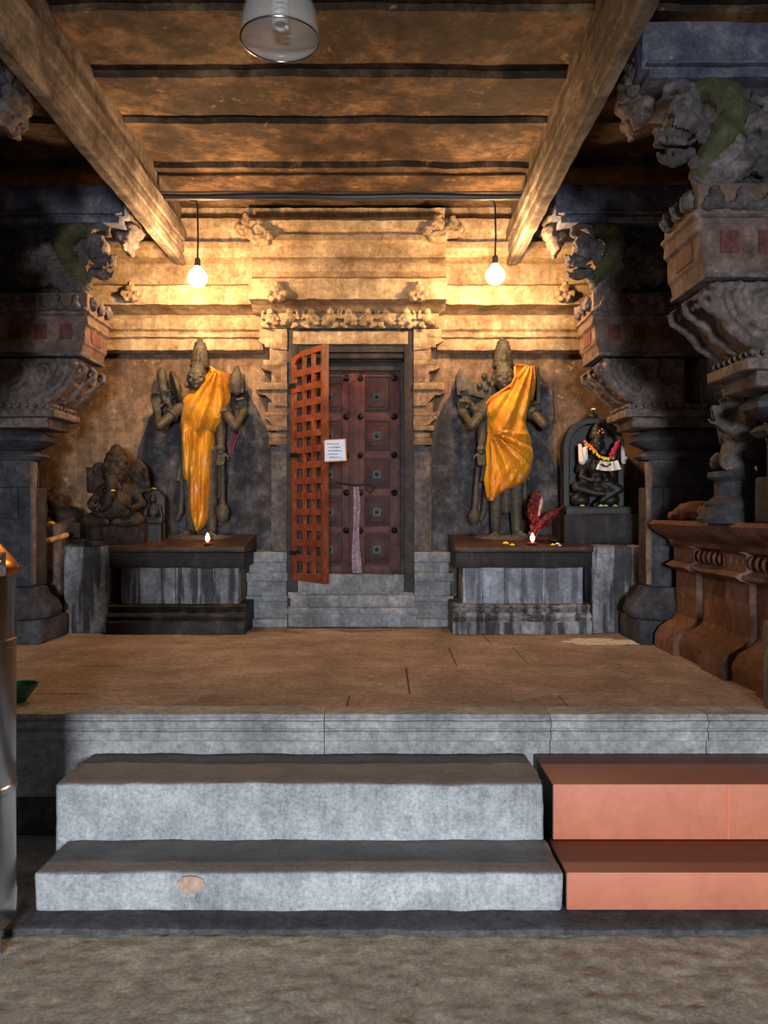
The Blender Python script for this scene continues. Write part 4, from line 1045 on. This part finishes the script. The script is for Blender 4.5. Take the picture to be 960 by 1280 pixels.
    if lower:
        m = MB(); m.box(XC-.42,XC+.42,y0+.02,y1+.06,PZ-.005,EYE-.86); m.lathe([(.46,-.86),(.50,-.80),(.46,-.72),(.40,-.68),(.36,-.60)],c,8,1,.62,ang=PI/8)
        m.bevel(.02).rough(.007,7,.08,4); fin(m,'base','bluedark')
colg='carved temple pillars with beast capitals'
r = empty('temple_pillar',(XC,6.55,PZ),'carved stone pillar with beast capital between the right altar and the side plinth','pillar',colg); capital(r,6.3,False,True)
r = empty('temple_pillar',(XC,4.45,EYE-.06),'nearest carved pillar at the right edge, blue painted beast capital with scroll bracket','pillar',colg); capital(r,4.2,False,False)
r = empty('temple_pillar',(-.69-XC,4.45,PZ),'dark carved pillar nearest the viewer on the left, just past the left edge of the view','pillar',colg); capital(r,4.2,True,True)
r = empty('temple_pillar',(-.69-XC,6.55,PZ),'dark carved pillar with beast capital at the left edge of the hall','pillar',colg); capital(r,6.3,True,True)

# ================================================================ RIGHT PLINTH
pl = empty('side_plinth',(2.5,5.2,PZ),'long red-brown moulded stone plinth along the right side of the platform','plinth')
prof = [(2.16,0),(2.16,.10),(2.20,.16),(2.30,.22),(2.33,.26),(2.33,.60),(2.27,.62),(2.24,.64),(2.27,.66),(2.31,.68),(2.31,.78),(2.26,.80),(2.24,.84),(2.16,.88),(2.10,.92),(2.08,.96),(2.11,.985),(3.3,.985),(3.3,0)]
m = MB(); m.prism([(x,PZ+z) for x,z in prof],3.9,6.30,'y'); m.cut(.1,6).rough(.007,7).rough(.003,24); m.build('moulded_body','plinth',pl)
for ya,yb_ in ((5.85,6.25),(5.0,5.35),(4.2,4.55)):
    m = MB(); m.prism([(x-.045,PZ+z*1.0+.001) for x,z in prof[:12]]+[(2.5,PZ+.80),(2.5,PZ)],ya,yb_,'y'); m.cut(.1,5).rough(.006,7); m.build('pilaster_strip','plinth',pl)
m = MB()
for i in range(26): m.ell((2.29,3.98+i*.09,PZ+.73),(.03,.03,.045),sub=2)
m.build('bead_row','plinth',pl)
m = MB(); m.box(2.235,2.3,3.92,6.29,PZ+.625,PZ+.655); m.bevel(.008).rough(.004,9,.1,5).build('gold_band','ochre',pl)
# grey corner post at the right edge
m = MB(); m.box(X(953,4.3)-.0,2.2,4.12,4.3,PZ,Z(775,4.3)); m.bevel(.015).rough(.006,9,.08,4); tag(m.build('corner_stone','grey'),'short grey corner stone against the near end of the red-brown plinth','stone block')

# kneeling figure on plinth facing left
FD=5.0
def FP(px,py,dd=0): v=P(px,py,FD); v.y-=dd; return v
fg=empty('kneeling_statue',(X(925,FD),FD,PZ+.985),'carved stone figure with folded hands on the side plinth at the right edge','statue')
m=MB(); m.lathe([(.24,0),(.25,.03),(.22,.08),(.20,.10)],(X(928,FD),FD,PZ+.98),20,1.1,.9); m.lathe([(.20,.09),(.21,.12),(.15,.17),(.15,.26),(.19,.29),(.19,.32)],(X(925,FD),FD,PZ+.98),20)
m.rough(.005,9).build('round_stool','bluedark',fg)
m=MB()
m.ell(FP(930,565),(.14,.13,.10)); m.cap(FP(930,575),FP(905,578,.08),.08,.06); m.cap(FP(905,578,.08),FP(925,590,.12),.06,.04); m.cap(FP(930,575,-.05),FP(908,576,-.1),.08,.06); m.cap(FP(908,576,-.1),FP(930,590,-.12),.055,.04)
m.cap(FP(932,560),FP(930,530),.105,.12); m.ell(FP(929,540),(.12,.15,.12)); m.cap(FP(929,520,.10),FP(929,520,-.10),.07,.07); m.cap(FP(928,520),FP(924,508),.05,.048)
c=FP(921,500); m.ell(c,(.075,.065,.085)); m.ell(c+Vector((-.03,0,-.03)),(.055,.05,.055))
m.cap(c+Vector((-.07,0,.02)),c+Vector((-.095,0,-.012)),.010,.016); m.ell(c+Vector((-.075,0,-.04)),(.02,.025,.008)); m.ell(c+Vector((-.072,0,-.055)),(.018,.022,.008)); m.ell(c+Vector((-.06,0,-.08)),(.022,.025,.02))
for s_ in (-1,1): m.ell(c+Vector((-.06,s_*.03,.015)),(.012,.018,.01),sub=2); m.ell(c+Vector((.01,s_*.066,0)),(.02,.012,.032),sub=2)
m.lathe([(.10,0),(.105,.015),(.085,.03),(.08,.06),(.06,.10),(.04,.12),(.01,.135)],c+Vector((0,0,.04)),18)
m.cap(c+Vector((-.05,0,.055)),c+Vector((-.10,0,.045)),.02,.012)
m.ell(c+Vector((.05,0,-.03)),(.05,.06,.09))
for s_ in (-1,1):
    a=FP(929,521,s_*.13); e=FP(916,548,s_*.12); w_=FP(902,532,s_*.02)
    m.cap(a,e,.045,.036); m.cap(e,w_,.034,.025); hand(m,w_,(-.35,0,1),(0,s_,0),.8,.12,s_)
m.build('body','carve',fg,vox=.0085,sm=0,carve=.006,cf=26)
m=MB(); m.cap(FP(947,545),FP(958,590),.04,.05); m.cap(FP(958,590),FP(950,625),.05,.06); m.build('tail_scroll','carve',fg,vox=.012,sm=1)
# reclining carved mass on plinth ledge (far part)
m=MB(); 
m.ell((2.40,6.0,PZ+1.05),(.22,.20,.085)); m.ell((2.42,5.65,PZ+1.045),(.2,.22,.08)); m.cap((2.3,6.1,PZ+1.03),(2.20,6.12,PZ+1.02),.05,.04); m.ell((2.32,5.45,PZ+1.06),(.12,.1,.09))
m.rough(.012,10); tag(m.build('worn_carving','plinth',vox=.015,sm=1,carve=.02,cf=10),'low worn reddish carving lying along the top of the side plinth','carving')

k = MB(); k.box(X(38,6.95),X(75,6.95),6.97,WY,PZ,Z(655,6.95)); k.bevel(.012).rough(.007,6,.09,5)
tag(k.build('stone_block','ochre'),'pinkish stone block squeezed between the left pillar and the left altar, under the small bull','stone block','plain blocks extending the altars')
m=MB(); m.cap((X(24,6.80),6.80,Z(687,6.80)),(X(83,6.90),6.90,Z(669,6.90)),.026,.024)
tag(m.build('wooden_pole','wood'),'short tan wooden pole leaning on the left altar block beside the steel drum','pole')
flower(64,0,7.02,'mari','yellow and orange petals before the small dark reclining bull',.03,z=Z(655,6.95)-.004)

# ================================================================ OFFERING BOX (steel drum) and bowl
HX, HY = -1.635, 3.08
hb=empty('steel_offering_box',(HX,HY,0),'tall stainless steel offering drum with brass domed lid at the left edge','offering box')
m=MB(); m.lathe([(.198,.10),(.203,.11),(.203,.20),(.200,.205),(.200,.60),(.205,.605),(.205,.63),(.200,.635),(.200,1.16),(.206,1.165),(.206,1.19),(.200,1.195),(.200,1.44)],(HX,HY,0),64); drm=m.build('drum','steel',hb)
m=MB(); m.lathe([(.205,1.44),(.21,1.45),(.21,1.47),(.19,1.50),(.14,1.56),(.07,1.61),(.02,1.63)],(HX,HY,0),48); ldd=m.build('lid','brass',hb)
m=MB(); m.lathe([(.02,1.62),(.035,1.64),(.035,1.66),(.015,1.68)],(HX,HY,0),20); m.build('lid_knob','brass',ldd)
for a in (20,140,260):
    m=MB(); x=HX+.17*math.cos(math.radians(a)); y=HY-.17*math.sin(math.radians(a)); m.lathe([(.028,0),(.028,.012),(.024,.014),(.024,.125)],(x,y,-.004),14); m.build('leg','bluepipe',hb)
m=MB(); m.box(HX+.15,HX+.215,HY-.14,HY-.07,1.44,1.53); m.ell((HX+.185,HY-.13,1.535),(.03,.03,.03)); m.bevel(.005); hsp=m.build('hasp','chrome',hb)
m=MB(); m.box(HX+.145,HX+.195,HY-.17,HY-.145,1.40,1.46); m.bevel(.006).build('padlock','chrome',hsp)
m=MB(); m.box(HX+.150,HX+.158,HY-.139,HY-.125,.14,.46); m.build('seam','chrome',drm)
m=MB(); m.lathe([(.035,0),(.04,.01),(.06,.04),(.095,.085),(.10,.10),(.094,.10),(.055,.045),(.03,.018),(.0,.016)],(X(24,4.42),4.42,PZ),28); tag(m.build('plastic_bowl','greenp'),'green plastic bowl on the platform edge behind the steel drum','bowl')

# ================================================================ LAMPS
def bulb(px,py,d,label):
    b=P(px,py,d); ct=EYE+2.575
    r=empty('hanging_bulb',(b.x,b.y,b.z),label,'light bulb','bare bulbs hanging before the wall')
    k=MB(); pts=[Vector((b.x-.07,b.y-.0,ct)),Vector((b.x-.01,b.y,ct-.015)),Vector((b.x,b.y,ct-.06)),Vector((b.x+.004,b.y,(ct+b.z)/2)),Vector((b.x,b.y,b.z+.14))]
    k.tube(pts,.008,8); k.build('cord','cable',r)
    k=MB(); k.lathe([(.014,.15),(.024,.14),(.026,.085),(.03,.075)][::-1],b,16); k.build('socket','cable',r)
    k=MB(); k.lathe([(.020,.08),(.032,.058),(.062,.028),(.078,-.01),(.075,-.04),(.055,-.072),(.025,-.088),(.003,-.092)][::-1],b,18); k.build('bulb','bulb',r)
bulb(247,345,6.6,'glowing bare bulb hanging on a black cord above the left statue')
bulb(619,342,6.6,'glowing bare bulb hanging on a black cord above the right statue')
xs_=[-1.83+.1483*i for i in range(21)]
m=MB(); m.tube([Vector((x,6.6+.004*math.sin(x*3),EYE+2.60+.006*math.sin(x*5))) for x in xs_],.028,10)
m.tube([Vector((x,6.575,EYE+2.575+.004*math.sin(x*7))) for x in xs_],.008,8); m.tube([Vector((x,6.57,EYE+2.628+.003*math.sin(x*9))) for x in xs_],.007,8)
tag(m.build('conduit','conduit'),'dark electrical conduit spanning between the two ceiling beams, carrying both bulbs','conduit')
# dome lamp
LX, LY, LZ = X(350,3.1), 3.1, EYE+.59*3.1
lp=empty('dome_lamp',(LX,LY,LZ),'unlit glass dome pendant lamp with a white spiral bulb, hanging from the ceiling','pendant lamp')
k=MB()
def ds(u,v):
    a=2*PI*u; t=v; r_=.150*math.cos(t*1.0)**.55 if t<1 else .04
    r_=[.150,.149,.146,.141,.133,.12,.10,.075,.05,.045,.045][int(round(v*10))]; z_=[0,.03,.06,.09,.12,.15,.175,.19,.20,.22,.25][int(round(v*10))]
    return Vector((LX+r_*math.cos(a),LY+r_*math.sin(a),LZ+z_))
k.grid(ds,48,10); bmesh.ops.remove_doubles(k.bm,verts=k.bm.verts,dist=1e-5)
k.build('glass_shade','glass',lp,solid=.005,ang=3)
k=MB(); k.tube([Vector((LX+.151*math.cos(a),LY+.151*math.sin(a),LZ)) for a in [2*PI*i/48 for i in range(49)]],.004,8); k.build('rim','steel',lp)
k=MB(); n=70; k.tube([Vector((LX+.026*math.cos(i*.42),LY+.026*math.sin(i*.42),LZ+.05+.0012*i)) for i in range(n)],.0075,8); k.build('spiral_bulb','lamp_white',lp)
k=MB(); k.lathe([(.028,.135),(.03,.14),(.03,.18),(.024,.2)],(LX,LY,LZ),18); k.build('socket','lamp_white',lp)
k=MB(); k.lathe([(.05,.22),(.052,.25),(.03,.28),(.012,.30),(.012,CZ-LZ)],(LX,LY,LZ),16); k.build('stem','steel',lp)
